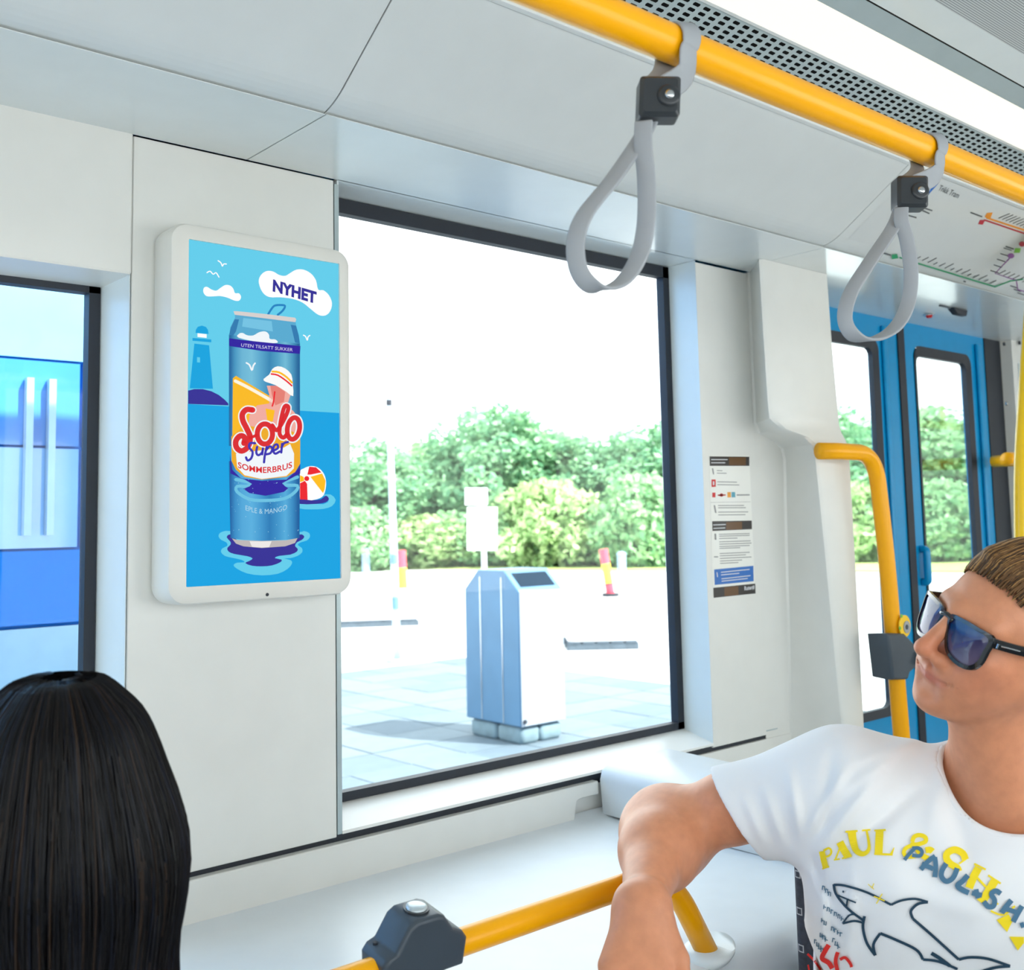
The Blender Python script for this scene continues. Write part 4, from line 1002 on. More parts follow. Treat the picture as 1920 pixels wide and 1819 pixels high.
for q in ((910, 972, 6), (918, 971, 5), (923, 972, 4), (903, 985, 3), (897, 978, 3), (905, 1000, 2), (902, 1015, 2)):
    s.disc((q[0], q[1]), q[2]*.6, q[2]*.5, 0, 8)
s.build('sign_marks', pm('sign_grey_marks', (160, 168, 176), .5), b2)['kind'] = 'stuff'
# ---- thin pole
tpb = WZ(745, 1238, ZG); tpl = empty('thin_pole', tpb, 'slim pale blue pole standing on the paving edge', 'pole')
nn_ = Vector((tpb.x, tpb.y, 0)).normalized(); tpt = WP(729, 742, tpb, nn_)
MB().tube([tpb, tpb+(tpt-tpb)*.5, tpt], [.05, .042, .035], 12).build('pole_shaft', pm('pole_pale_paint', (176, 196, 214), .4), tpl, smooth=True)
for t0, t1 in ((.19, .235), (.36, .395)):
    MB().tube([tpb+(tpt-tpb)*t0, tpb+(tpt-tpb)*t1], .0495, 12).build('pole_band', pm('pole_band_blue%d' % int(t0*100), (92, 130, 160), .5), tpl)
MB().tube([tpb+Vector((0, 0, -.03)), tpb+Vector((0, 0, .02))], .14, 16).build('pole_foot', pm('pole_foot_grey', (140, 150, 156), .7), tpl)
MB().tube([tpb+(tpt-tpb)*.96, tpb+(tpt-tpb)*.985], .04, 10).build('pole_cap', gasket, tpl)
# ---- marker posts
mr = pm('marker_red', (226, 60, 80), .5); my = pm('marker_yellow', (246, 214, 40), .5); mo = pm('marker_orange', (244, 150, 50), .5)
def marker(px, py, ptx, pty, label, cols):
    b0 = WZ(px, py, ZG); n = Vector((b0.x, b0.y, 0)).normalized(); t0 = WP(ptx, pty, b0, n)
    root = empty('marker_post', b0, label, 'marker post', 'striped marker posts')
    r = .10
    for (a, c, m_) in cols:
        MB().tube([b0+(t0-b0)*a, b0+(t0-b0)*c], r, 14).build('stripe', m_, root)
    MB().tube([b0+Vector((0, 0, -.03)), b0+Vector((0, 0, .05))], .2, 14).build('foot', gasket, root)
marker(1145, 1116, 1131, 1030, 'leaning red and yellow marker post right of the waste bin', ((0, .22, mr), (.22, .27, pm('marker_dark', (120, 50, 60), .5)), (.27, .68, my), (.68, 1, mr)))
marker(757, 1142, 751, 1032, 'orange and yellow marker post behind the thin pole', ((0, .35, mo), (.35, .70, my), (.70, 1, mr)))
# ---- bollards
for (px, py, pt, lab) in ((686, 1072, 1027, 'grey bollard at the grass edge beside the screen'), (1166, 1070, 1034, 'grey bollard at the grass edge right of the marker')):
    b0 = WZ(px, py, ZG); n = Vector((b0.x, b0.y, 0)).normalized(); t0 = WP(px, pt, b0, n); hgt = t0.z-b0.z
    root = empty('bollard', b0, lab, 'bollard', 'bollards at the grass edge')
    bm_ = pm('bollard_grey%d' % px, (128, 152, 176), .6)
    MB().tube([b0+Vector((0, 0, -.03)), b0+Vector((0, 0, hgt*.8))], .15, 14).build('shaft', bm_, root, smooth=False)
    MB().tube([b0+Vector((0, 0, hgt*.8)), b0+Vector((0, 0, hgt*.86)), b0+Vector((0, 0, hgt*.95)), b0+Vector((0, 0, hgt))], [.17, .17, .13, .03], 14).build('cap', bm_, root)
# ---- white loads on pallets
wrap = pm('white_wrapped_load', (226, 228, 232), .5, var=.03); pal = pm('dark_pallet_wood', (70, 82, 92), .85, var=.2)
def pallet(px, py, wid, dep, hgt, rz, lab):
    b0 = WZ(px, py, ZG); root = empty('pallet_load', b0, lab, 'pallet', 'white loads on pallets'); root.rotation_euler.z = rz
    ROOT[root.name] = Vector((0, 0, 0))
    b = MB(); rings = []
    for z, ins in ((.085, .02), (.13, 0), (hgt-.1, .0), (hgt-.03, .03), (hgt, .12)):
        rings.append([(x, y, z) for x, y in rrect(-wid/2+ins, wid/2-ins, -dep/2+ins, dep/2-ins, .08, 4)])
    b.loft(rings, True); b.build('wrapped_load', wrap, root, smooth=False)
    for k in range(5):
        x = -wid/2+wid*(k+.5)/5; MB().box(x-wid*.08, x+wid*.08, -dep/2, dep/2, .062, .082).build('deck_board', pal, root)
    for k in range(3):
        y = -dep/2+.06+(dep-.12)*k/2; MB().box(-wid/2, wid/2, y-.05, y+.05, -.03, .060).build('bearer', pal, root)
pallet(700, 1168, 1.5, 1.0, .55, -.55, 'white wrapped load on a dark pallet left of the thin pole')
pallet(1125, 1208, .95, .9, .5, -.7, 'white wrapped load on a dark pallet right of the waste bin')

# ---- blue tram standing outside the left window
YT = 3.3
pt_ = empty('parked_tram', (0, YT, ZG), 'blue and silver tram alongside, seen through the left window', 'tram')
tx1 = W(161, 1000, YT).x; zb_, zt_ = W(80, 1030, YT).z, W(80, 1174, YT).z
tb_m = pm('tram_blue_paint', (0, 118, 202), .5, var=.04, spec=.15); ts_m = pm('tram_silver_skirt', (170, 200, 214), .35, metal=.4, var=.05)
tg_m = pm('tram_tinted_glass', (120, 176, 226), .06, var=.1, scale=3, coat=1); tg2 = pm('tram_tinted_glass_dark', (64, 132, 204), .06, var=.1, scale=3, coat=1)
MB().box(-5, tx1, YT, YT+.1, zt_+.006, zb_-.004).build('side_panel', tb_m, pt_)
MB().box(-5, tx1, YT, YT+.1, ZG+.25, zt_-.004).build('skirt_panel', ts_m, pt_)
zg1 = W(80, 838, YT).z; zg2 = W(80, 675, YT).z
xs_ = W(152, 800, YT).x
for (za, zb2, m_) in ((zb_+.004, zg1-.004, tg_m), (zg1+.004, zg2-.004, tg2)):
    MB().box(-5, xs_-.006, YT, YT+.02, za, zb2).build('side_pane', m_, pt_); MB().box(xs_+.006, tx1, YT, YT+.02, za, zb2).build('side_pane', m_, pt_)
MB().box(-5, tx1, YT, YT+.02, zg2+.004, zg2+1.5).build('roof_pane', tg_m, pt_)
MB().box(-5, tx1, YT+.02, YT+2.2, ZG+.25, zg2+.75).build('car_body', tb_m, pt_)
for x_ in (W(50, 800, YT).x, W(92, 800, YT).x):
    MB().box(x_-.010, x_+.010, YT-.03, YT-.004, zg1-.26, zg1+.20).build('pale_post', ts_m, pt_)
for y_ in (-1.2, .6):
    pass
MB().box(-5, tx1-.05, YT+.1, YT+2.1, ZG-.03, ZG+.25).build('underframe', gasket, pt_)

# ================================================================== PEOPLE
class SDF:
    """signed distance field in camera-aligned metres (x right, y down, z forward)"""
    def __init__(s, lo, hi, h):
        s.lo = np.array(lo, float); s.h = h; s.n = np.ceil((np.array(hi)-s.lo)/h).astype(int)+1
        s.d = np.full(s.n, 1.0, np.float32)
        s.ax = [(s.lo[i]+h*np.arange(s.n[i])).astype(np.float32) for i in range(3)]
    def blk(s, lo, hi, m):
        a = np.clip(np.floor((np.array(lo)-m-s.lo)/s.h).astype(int), 0, s.n); b = np.clip(np.ceil((np.array(hi)+m-s.lo)/s.h).astype(int)+1, 0, s.n)
        return tuple(slice(i, j) for i, j in zip(a, b))
    def grid(s, sl):
        return np.stack(np.meshgrid(*(s.ax[i][sl[i]] for i in range(3)), indexing='ij'), -1)
    def mix(s, sl, e, k, op):
        a = s.d[sl]
        if op == 'sub':
            e = -e; hh = np.maximum(k-np.abs(a-e), 0)/k if k > 0 else 0; s.d[sl] = np.maximum(a, e)+hh*hh*k*.25
        else:
            hh = np.maximum(k-np.abs(a-e), 0)/k if k > 0 else 0; s.d[sl] = np.minimum(a, e)-hh*hh*k*.25
    def cone(s, a, b, ra, rb, k=.01, op='add', flat=None):
        a = np.array(a, np.float32); b = np.array(b, np.float32); m = max(ra, rb)+k+4*s.h+.01
        sl = s.blk(np.minimum(a, b), np.maximum(a, b), m); P = s.grid(sl)
        if P.size == 0: return s
        ab = b-a; t = np.clip(((P-a) @ ab)/max(float(ab@ab), 1e-9), 0, 1)
        e = np.linalg.norm(P-a-t[..., None]*ab, axis=-1)-(ra+(rb-ra)*t)
        s.mix(sl, e.astype(np.float32), k, op); return s
    def ell(s, c, r, B=None, k=.01, op='add'):
        c = np.array(c, np.float32); r = np.array(r, np.float32); m = float(r.max())+k+4*s.h+.01
        sl = s.blk(c, c, m); P = s.grid(sl)-c
        if P.size == 0: return s
        if B is not None: P = P @ np.asarray(B, np.float32)
        k0 = np.linalg.norm(P/r, axis=-1); k1 = np.linalg.norm(P/(r*r), axis=-1)+1e-6
        s.mix(sl, (k0*(k0-1)/k1).astype(np.float32), k, op); return s
    def mesh(s, smooth=2):
        d = s.d; ins = d < 0; n = d.shape
        c = ins[:-1, :-1, :-1].astype(np.int8)
        cnt = np.zeros(tuple(np.array(n)-1), np.int8)
        for i in (0, 1):
            for j in (0, 1):
                for k in (0, 1): cnt += ins[i:n[0]-1+i, j:n[1]-1+j, k:n[2]-1+k]
        act = np.argwhere((cnt > 0) & (cnt < 8)); N = len(act)
        idx = np.full(cnt.shape, -1, np.int32); idx[tuple(act.T)] = np.arange(N)
        cor = [(i, j, k) for i in (0, 1) for j in (0, 1) for k in (0, 1)]
        val = {q: d[act[:, 0]+q[0], act[:, 1]+q[1], act[:, 2]+q[2]] for q in cor}
        acc = np.zeros((N, 3)); num = np.zeros(N)
        for q in cor:
            for x in range(3):
                if q[x] == 0:
                    q2 = list(q); q2[x] = 1; q2 = tuple(q2); a, b = val[q], val[q2]; m = (a < 0) != (b < 0)
                    t = np.where(m, a/np.where(m, a-b, 1), 0); p = np.array(q, float)[None].repeat(N, 0); p[:, x] += t
                    acc += p*m[:, None]; num += m
        V = (act+acc/num[:, None])*s.h+s.lo
        Fs = []
        for x in range(3):
            y, z = (x+1) % 3, (x+2) % 3
            sa = [slice(None)]*3; sb2 = [slice(None)]*3; sa[x] = slice(0, -1); sb2[x] = slice(1, None)
            A_ = ins[tuple(sa)]; B_ = ins[tuple(sb2)]; E_ = np.argwhere(A_ != B_)
            E_ = E_[(E_[:, y] > 0) & (E_[:, z] > 0) & (E_[:, y] < n[y]-1) & (E_[:, z] < n[z]-1)]
            fl = A_[tuple(E_.T)]
            def ii(dy, dz):
                q = E_.copy(); q[:, y] -= dy; q[:, z] -= dz; return idx[tuple(q.T)]
            f = np.stack([ii(1, 1), ii(0, 1), ii(0, 0), ii(1, 0)], 1)
            f[~fl] = f[~fl][:, ::-1]; Fs.append(f)
        Fq = np.concatenate(Fs)
        for _ in range(smooth):
            S = np.zeros_like(V); w_ = np.zeros(N)
            for a in range(4):
                b = (a+1) % 4
                np.add.at(S, Fq[:, a], V[Fq[:, b]]); np.add.at(S, Fq[:, b], V[Fq[:, a]]); np.add.at(w_, Fq[:, a], 1); np.add.at(w_, Fq[:, b], 1)
            V = V*.5+.5*S/np.maximum(w_, 1)[:, None]
        return V, Fq
def cam2world(V): return np.asarray(V) @ R+CAM
def quadmesh(name, V, Fq):
    me = bpy.data.meshes.new(name); me.vertices.add(len(V)); me.vertices.foreach_set('co', np.asarray(V, np.float32).ravel())
    me.loops.add(Fq.size); me.loops.foreach_set('vertex_index', Fq.astype(np.int32).ravel())
    me.polygons.add(len(Fq)); me.polygons.foreach_set('loop_start', np.arange(0, Fq.size, 4, dtype=np.int32)); me.polygons.foreach_set('loop_total', np.full(len(Fq), 4, dtype=np.int32))
    me.update(); me.validate(); me.shade_smooth(); return me
def K(px, py, zc): return np.array([(px-CX)/F*zc, (py-CY)/F*zc, zc])
def color_attr(me, cols):
    a = me.color_attributes.new('tint', 'FLOAT_COLOR', 'POINT'); a.data.foreach_set('color', np.concatenate([cols, np.ones((len(cols), 1))], 1).astype(np.float32).ravel())
def attr_mat(name, rough=.5, sss=0, spec=.5, bump=0, bscale=400, aniso=0):
    m = pm(name, (128, 128, 128), rough, var=0, sss=sss, spec=spec, bump=bump, bscale=bscale)
    n = m.node_tree; b = n.nodes['Principled BSDF']; at = n.nodes.new('ShaderNodeAttribute'); at.attribute_name = 'tint'
    nz = n.nodes.new('ShaderNodeTexNoise'); nz.inputs['Scale'].default_value = 60; nz.inputs['Detail'].default_value = 4
    mx = n.nodes.new('ShaderNodeMix'); mx.data_type = 'RGBA'; mx.blend_type = 'MULTIPLY'; mx.inputs[0].default_value = .25
    cr = n.nodes.new('ShaderNodeValToRGB'); cr.color_ramp.elements[0].color = (.55, .5, .5, 1); cr.color_ramp.elements[1].color = (1, 1, 1, 1)
    cr.color_ramp.elements[0].position = .3; cr.color_ramp.elements[1].position = .65
    t = n.nodes.new('ShaderNodeTexCoord'); n.links.new(t.outputs['Object'], nz.inputs['Vector']); n.links.new(nz.outputs['Fac'], cr.inputs[0])
    n.links.new(at.outputs['Color'], mx.inputs[6]); n.links.new(cr.outputs[0], mx.inputs[7]); n.links.new(mx.outputs[2], b.inputs['Base Color'])
    return m

# ---------------------------------------------------------------- the man
HC = K(1890, 1190, 1.40); HS = .98
def hbasis(psi, th, ro):
    Fv = np.array([-math.sin(psi)*math.cos(th), -math.sin(th), -math.cos(psi)*math.cos(th)])
    up = np.array([0, -1., 0]); U = up-up@Fv*Fv; U /= np.linalg.norm(U); L = np.cross(U, Fv)
    U2 = math.cos(ro)*U+math.sin(ro)*L; L2 = np.cross(U2, Fv); return np.array([Fv, L2, U2]).T
HB = hbasis(1.275, .20, .2834)
def hl(p): return HC+HB @ np.array(p, float)*HS

J = dict(neck=K(1880, 1440, 1.45), shR=K(1540, 1466, 1.535), elR=K(1240, 1552, 1.64), wrR=K(1205, 1700, 1.40), knR=K(1192, 1830, 1.335),
         shL=K(2270, 1480, 1.40), chest=K(1862, 1660, 1.47), waist=K(1850, 1980, 1.49), hipc=K(1850, 2200, 1.50))
elL = K(2420, 1900, 1.36); wrL = K(2130, 2180, 1.15)
def torso(g, e, k=.05):
    B = None
    wx = .115+(.02 if e > 0 else 0)
    g.cone(J['chest']+np.array([-wx, 0, .01]), J['chest']+np.array([.11, 0, -.01]), .108+e, .115+e, k)
    mdl = (J['chest']+J['waist'])/2; g.cone(mdl+np.array([-wx, 0, .01]), mdl+np.array([.105, 0, 0]), .110+e, .115+e, k)
    g.cone(J['waist']+np.array([-wx, 0, .01]), J['waist']+np.array([.10, 0, 0]), .112+e, .115+e, k)
    g.cone(J['hipc']+np.array([-wx, 0, .01]), J['hipc']+np.array([.10, 0, 0]), .112+e, .115+e, k)
    g.cone(J['chest'], J['hipc'], .12+e, .12+e, k)
    g.cone(J['neck']+np.array([.0, .050, .035]), J['shR']+np.array([.02, .012, 0]), .058+e, .062+e, k)
    g.cone(J['neck']+np.array([.0, .050, .035]), J['shL']+np.array([-.02, .012, 0]), .058+e, .062+e, k)
    g.cone(J['shR']+np.array([.05, .03, 0]), J['chest']+np.array([-.06, .03, .0]), .075+e, .095+e, k)
    g.cone(J['shL']+np.array([-.05, .03, 0]), J['chest']+np.array([.08, .03, 0]), .075+e, .095+e, k)
lo = np.array([.05, .10, 1.02]); hi = np.array([1.30, 1.22, 1.86])
g = SDF((.07, .10, 1.16), (1.10, .88, 1.76), .0027)
# head
E3 = HB
def he(c, r, k, op='add'): g.ell(hl(c), r, E3, k, op)
def hc(a, b, ra, rb, k, op='add'): g.cone(hl(a), hl(b), ra, rb, k, op)
he((-.022, 0, .030), (.096, .077, .086), .01)
he((.022, 0, .022), (.060, .064, .055), .03)
he((.030, 0, -.035), (.058, .058, .075), .03)
for s_ in (-1, 1):
    hc((.0, s_*.056, -.045), (.062, s_*.022, -.098), .021, .021, .03)
    he((.056, s_*.044, -.030), (.026, .022, .022), .025)
    hc((.086, s_*.008, .018), (.070, s_*.046, .018), .010, .010, .018)
    he((.074, s_*.032, -.012), (.014, .016, .010), .012, 'sub')
    he((.103, s_*.0155, -.0455), (.0125, .0095, .0095), .006)
    he((-.008, s_*.078, -.008), (.020, .010, .032), .008)
    he((.072, s_*.030, -.062), (.018, .018, .022), .025)
he((.080, 0, -.103), (.021, .025, .021), .022)
he((.078, 0, -.070), (.020, .031, .020), .018)
hc((.092, 0, .012), (.1175, 0, -.036), .0085, .0112, .010)
he((.1190, 0, -.0385), (.0125, .0120, .0105), .006)
# lips
for s_ in (-1, 1):
    hc((.0990, 0, -.0672), (.0915, s_*.018, -.0687), .0048, .0042, .005); hc((.0915, s_*.018, -.0687), (.0785, s_*.039, -.0660), .0042, .0024, .005)
    hc((.0975, 0, -.0788), (.0890, s_*.017, -.0775), .0060, .0050, .005); hc((.0890, s_*.017, -.0775), (.0790, s_*.036, -.0700), .0050, .0024, .005)
    hc((.1055, 0, -.0730), (.0990, s_*.018, -.0730), .0022, .0022, .0015, 'sub'); hc((.0990, s_*.018, -.0730), (.0925, s_*.031, -.0705), .0022, .0022, .0015, 'sub'); hc((.0925, s_*.031, -.0705), (.0845, s_*.041, -.0660), .0022, .0019, .0015, 'sub')
    he((.113, s_*.0075, -.0510), (.0045, .0045, .0035), .003, 'sub')
hc((.102, -.012, -.0905), (.102, .012, -.0905), .007, .007, .02, 'sub')
# neck
nb = J['neck']
g.cone(hl((-.022, .0, -.055)), nb+np.array([0.0, .03, .03]), .056, .064, .03)
g.cone(hl((.02, 0, -.085)), nb+np.array([-.01, .03, -.02]), .034, .045, .035)
torso(g, -.022)
# arm
sh, el, wr, kn = J['shR'], J['elR'], J['wrR'], J['knR']
g.cone(sh, sh+(el-sh)*.55, .052, .049, .03); g.cone(sh+(el-sh)*.5, el, .049, .046, .02)
g.cone(el+np.array([.010, -.004, .004]), el+np.array([-.006, .008, -.004]), .050, .050, .02)
fa = el+(wr-el)*.34
g.cone(el, fa, .046, .049, .05); g.cone(el+np.array([.024, .02, -.01]), fa+np.array([.016, .0, 0]), .040, .040, .05); g.cone(fa, wr, .048, .027, .02)
g.cone(wr+np.array([-.010, 0, 0]), wr+np.array([.008, 0, 0]), .0255, .0255, .015)
# hand
ud = (kn-wr)/np.linalg.norm(kn-wr); sd = np.array([1., 0, 0]); sd = sd-ud*(sd@ud); sd /= np.linalg.norm(sd); nd = np.cross(ud, sd)
for k_, off in enumerate((-.033, -.011, .011, .032)):
    L0 = (.082, .088, .086, .078)[k_]; base = wr+ud*L0+sd*off
    g.cone(wr+sd*off*.3, base, .019, .0155, .025)
    fl_k = (.074, .082, .077, .060)[k_]
    p1 = base+ud*fl_k*.45+nd*-.010; p2 = p1+ud*fl_k*.28+nd*-.018*-1*-1; p3 = p2+ud*fl_k*.22+nd*-.020
    g.cone(base, p1, .0095, .0088, .006); g.cone(p1, p2, .0088, .0080, .004); g.cone(p2, p3, .0080, .0070, .004)
tb0 = wr+ud*.022+sd*.028; t1 = tb0+ud*.035+sd*.024; t2 = t1+ud*.030+sd*.008; t3 = t2+ud*.022
g.cone(tb0, t1, .017, .0125, .012); g.cone(t1, t2, .0115, .0105, .005); g.cone(t2, t3, .0105, .0085, .004)
# left arm, mostly out of the frame
g.cone(J['shL'], J['shL']+(elL-J['shL'])*.5, .058, .05, .03)
V, Fq = g.mesh(1)
# colours of the skin: base, ruddy lips, flushed cheeks and nose, tanned forearm
rel = (V-HC) @ HB
base = np.array(lin((222, 150, 112)))
cols = np.tile(base, (len(V), 1))
def blend(c, w_):
    global cols
    cols = cols*(1-w_[:, None])+np.array(lin(c))*w_[:, None]
lipw = np.exp(-(((rel[:, 0]-.098)/.014)**2+((rel[:, 1])/.030)**2+((rel[:, 2]+.0730)/.0090)**2)**1.5)
blend((200, 104, 92), np.clip(lipw*.8, 0, 1))
nosew = np.exp(-(((rel[:, 0]-.112)/.03)**2+(rel[:, 1]/.022)**2+((rel[:, 2]+.035)/.022)**2)); blend((214, 120, 88), nosew*.55)
chw = np.exp(-(((np.abs(rel[:, 1])-.045)/.03)**2+((rel[:, 2]+.04)/.03)**2+((rel[:, 0]-.06)/.04)**2)); blend((210, 122, 92), chw*.5)
bdw = np.exp(-(((rel[:, 2]+.085)/.035)**2+((rel[:, 0]-.05)/.05)**2))*(np.linalg.norm(rel, axis=1) < .16); blend((186, 122, 94), bdw*.4)
skin_m = attr_mat('skin', .42, sss=.12, spec=.4, bump=.12, bscale=900)
pw_ = cam2world(np.array([J['hipc']]))[0]
man = empty('person', Vector((pw_[0], pw_[1], .47)), 'man in white printed t-shirt and dark sunglasses looking left', 'person')
me = quadmesh('body', cam2world(V), Fq); color_attr(me, cols)
body = put('body', me, skin_m, man)

# t-shirt: an open cloth shell around the torso with a wide sleeve
g2 = SDF((.26, .33, 1.22), (1.14, .90, 1.74), .0032)
torso(g2, .006, .06)
sdv = (el-sh)/np.linalg.norm(el-sh)
g2.cone(sh+np.array([.03, .008, 0]), sh+sdv*.175+np.array([0, .008, -.005]), .072, .071, .05)
g2.cone(J['shL'], J['shL']+(elL-J['shL'])*.45, .076, .075, .05)
# folds
P = g2.grid(tuple(slice(0, n_) for n_ in g2.n))
rx = P[..., 0]-sh[0]; ry = P[..., 1]-sh[1]
fold = np.zeros(g2.d.shape, np.float32)
qx = P[..., 0]/P[..., 2]*F+CX; qy = P[..., 1]/P[..., 2]*F+CY
def ridge(a, b, wdt, amp):
    ax_, ay_ = b[0]-a[0], b[1]-a[1]; t = np.clip(((qx-a[0])*ax_+(qy-a[1])*ay_)/(ax_*ax_+ay_*ay_), 0, 1)
    dd = (qx-a[0]-t*ax_)**2+(qy-a[1]-t*ay_)**2
    return amp*np.exp(-dd/wdt**2)*np.sin(np.pi*np.clip(t, .02, .98))**.6
for (a, b, wdt, amp) in (((1535, 1590), (1660, 1440), 13, .010), ((1510, 1570), (1590, 1430), 11, .010), ((1565, 1610), (1720, 1480), 15, -.009), ((1500, 1575), (1480, 1440), 10, .009), ((1470, 1590), (1430, 1470), 10, .008), ((1435, 1590), (1395, 1490), 9, .006),
                         ((1540, 1560), (1560, 1400), 12, -.007), ((1770, 1480), (1830, 1640), 20, -.005), ((1790, 1400), (1740, 1560), 18, .005), ((1600, 1620), (1590, 1810), 14, .005), ((1545, 1640), (1540, 1810), 9, .007), ((1740, 1380), (1600, 1430), 12, .005), ((1700, 1400), (1560, 1500), 12, .006), ((1660, 1660), (1860, 1720), 22, .004), ((1520, 1600), (1560, 1700), 10, -.006)):
    fold += ridge(a, b, wdt, amp)
fold += .0016*np.sin(P[..., 0]*70+P[..., 1]*35)*np.sin(P[..., 1]*48+1.3)
g2.d -= fold
outer = g2.d.copy(); g2.d = np.maximum(outer, -(outer+.0105))
cn = np.array([-.80, .56, .15]); cn /= np.linalg.norm(cn); cut = -((P-K(1388, 1537, 1.57)) @ cn.astype(np.float32)); g2.d = np.where(P[..., 0] < sh[0], np.maximum(g2.d, -cut), g2.d)
elLd = (elL-J['shL'])/np.linalg.norm(elL-J['shL']); cutL = (P-(J['shL']+elLd*.17)) @ elLd.astype(np.float32); g2.d = np.where(P[..., 0] > J['shL'][0], np.maximum(g2.d, cutL), g2.d)
# neck opening: a tilted plane above the collar line and a rounded scoop
ncx = K(1900, 1450, 1.44)
ax_n = (hl((-.02, 0, -.06))-(nb+np.array([0, .06, .03]))); ax_n = ax_n/np.linalg.norm(ax_n)
Pn = P-(nb+np.array([.002, .062, .012]))
tax = Pn @ ax_n.astype(np.float32); rad = np.linalg.norm(Pn-tax[..., None]*ax_n.astype(np.float32), axis=-1)
front = np.clip(-(Pn[..., 2])/.08, -1, 1)
hole = np.maximum(rad-.082, -(tax+.012+.030*front))
g2.d = np.maximum(g2.d, -hole)
cuth = P[..., 1]-.885; g2.d = np.maximum(g2.d, cuth)
V2, F2 = g2.mesh(3); del P, fold, outer, Pn, tax, rad, hole
V2w = cam2world(V2)
shirt_m = pm('white_cotton', (240, 240, 242), .8, var=.012, bump=.15, bscale=1600)
shirt = put('t_shirt', quadmesh('t_shirt', V2w, F2), shirt_m, man)
shirt['label'] = 'white t-shirt with yellow lettering and a shark outline'
# collar rib
an = ax_n; Pv = V2-(nb+np.array([.002, .062, .012])); tv = Pv @ an; rv = np.linalg.norm(Pv-tv[:, None]*an, axis=1); fv = np.clip(-Pv[:, 2]/.08, -1, 1)
hv = np.maximum(rv-.082, -(tv+.012+.030*fv)); e1 = np.cross(an, (0, 0, 1.)); e1 /= np.linalg.norm(e1); e2_ = np.cross(an, e1)
angv = np.arctan2(Pv @ e2_, Pv @ e1); ring_ = []
for k_ in range(40):
    a0 = -math.pi+2*math.pi*k_/40; m_ = (np.abs(hv) < .0045) & (np.abs((angv-a0+math.pi) % (2*math.pi)-math.pi) < .11)
    if m_.sum() > 3: ring_.append(V2[m_].mean(0))
ring_ = np.array(ring_)
for _ in range(3): ring_ = ring_*.5+.25*(np.roll(ring_, 1, 0)+np.roll(ring_, -1, 0))
rp_ = [Vector(v) for v in cam2world(np.array(catmull(list(ring_), 3, True)))]; rp_ = rp_+rp_[:2]
MB().tube(rp_, .0062, 10, False).build('collar_rib', shirt_m, shirt, smooth=True)
bv = BVHTree.FromPolygons([tuple(v) for v in V2w], [tuple(f) for f in F2])
def tmap(u, v, l):
    px, py = 1460+u/4.174, 1500+v/4.174
    d = Vector(ray(px, py)).normalized(); h_ = bv.ray_cast(Vector(CAM)+d*.3, d)
    if h_[0] is None: return Vector(CAM)+d*1.9
    return h_[0]-d*(.0022+l*.0006)
class TP(PR):
    def build(s, name, mat, parent, **k):
        return PR.build(s, name, mat, parent, **k)
ty = pm('print_yellow', (252, 222, 20), .7); tbn = pm('print_blue', (72, 116, 146), .7); tnv = pm('print_navy', (28, 62, 84), .7); trd = pm('print_red', (232, 44, 36), .7); tsl = pm('print_slate', (70, 110, 134), .7)
def letter(strokes, mat, name, lift, polys=()):
    s = TP(tmap)
    wk = {'yellow_letter': 1.3, 'blue_letter': 1.12, 'shark_outline': 1.25}.get(name, 1)
    for q, wd in strokes: s.stroke(q, [v*wk for v in wd] if isinstance(wd, (list, tuple)) else wd*wk, lift, 5 if len(q) > 2 else 0, cap=False)
    for q in polys: s.poly(q, lift)
    s.build(name, mat, shirt)
letter([([(338, 402), (352, 470), (368, 532)], 36), ([(350, 398), (392, 378), (412, 402), (400, 432), (365, 448)], 13), ([(340, 540), (395, 522)], 9)], ty, 'yellow_letter', 0)
letter([([(442, 470), (470, 400), (495, 330)], 10), ([(478, 330), (510, 390), (545, 448)], 46), ([(432, 470), (478, 462)], 9), ([(495, 458), (572, 440)], 10)], ty, 'yellow_letter', 0)
letter([([(572, 248), (582, 320), (605, 392), (650, 422), (690, 408), (708, 360), (688, 240)], (52, 12)), ([(522, 250), (618, 243)], 12), ([(652, 240), (718, 234)], 10)], ty, 'yellow_letter', 0)
letter([([(790, 240), (786, 330), (782, 418)], 48), ([(748, 240), (838, 235)], 12), ([(748, 422), (892, 428)], 13), ([(880, 428), (904, 372)], [18, 4])], ty, 'yellow_letter', 0)
letter([([(1045, 330), (1060, 290), (1100, 275), (1145, 290), (1150, 325), (1100, 345), (1055, 350), (1045, 330)], 26), ([(1075, 345), (1000, 375), (980, 415), (1010, 445), (1075, 440)], 24), ([(1075, 370), (1120, 430), (1170, 460)], 34), ([(1150, 395), (1185, 390), (1205, 405)], 38)], ty, 'yellow_letter', 0)
letter([([(1462, 468), (1442, 420), (1380, 390), (1322, 415), (1315, 460), (1345, 500), (1395, 530), (1410, 560)], 42), ([(1412, 500), (1468, 462)], 10)], ty, 'yellow_letter', 0)
letter([([(1565, 530), (1525, 605), (1490, 690)], 48), ([(1700, 620), (1640, 720), (1590, 800)], 50), ([(1545, 600), (1640, 700)], 14), ([(1530, 500), (1620, 545)], 12), ([(1640, 590), (1738, 655)], 12), ([(1555, 775), (1610, 815)], 10)], ty, 'yellow_letter', 0)
letter([([(1640, 850), (1720, 810)], 10), ([(1660, 870), (1760, 900), (1850, 830)], 12)], ty, 'yellow_letter', 0, [[(1705, 940), (1800, 895), (1830, 950), (1788, 1035)]])
letter([], ty, 'yellow_letter', 0, [[(1805, 1070), (1920, 1072), (1920, 1120), (1872, 1180)]])
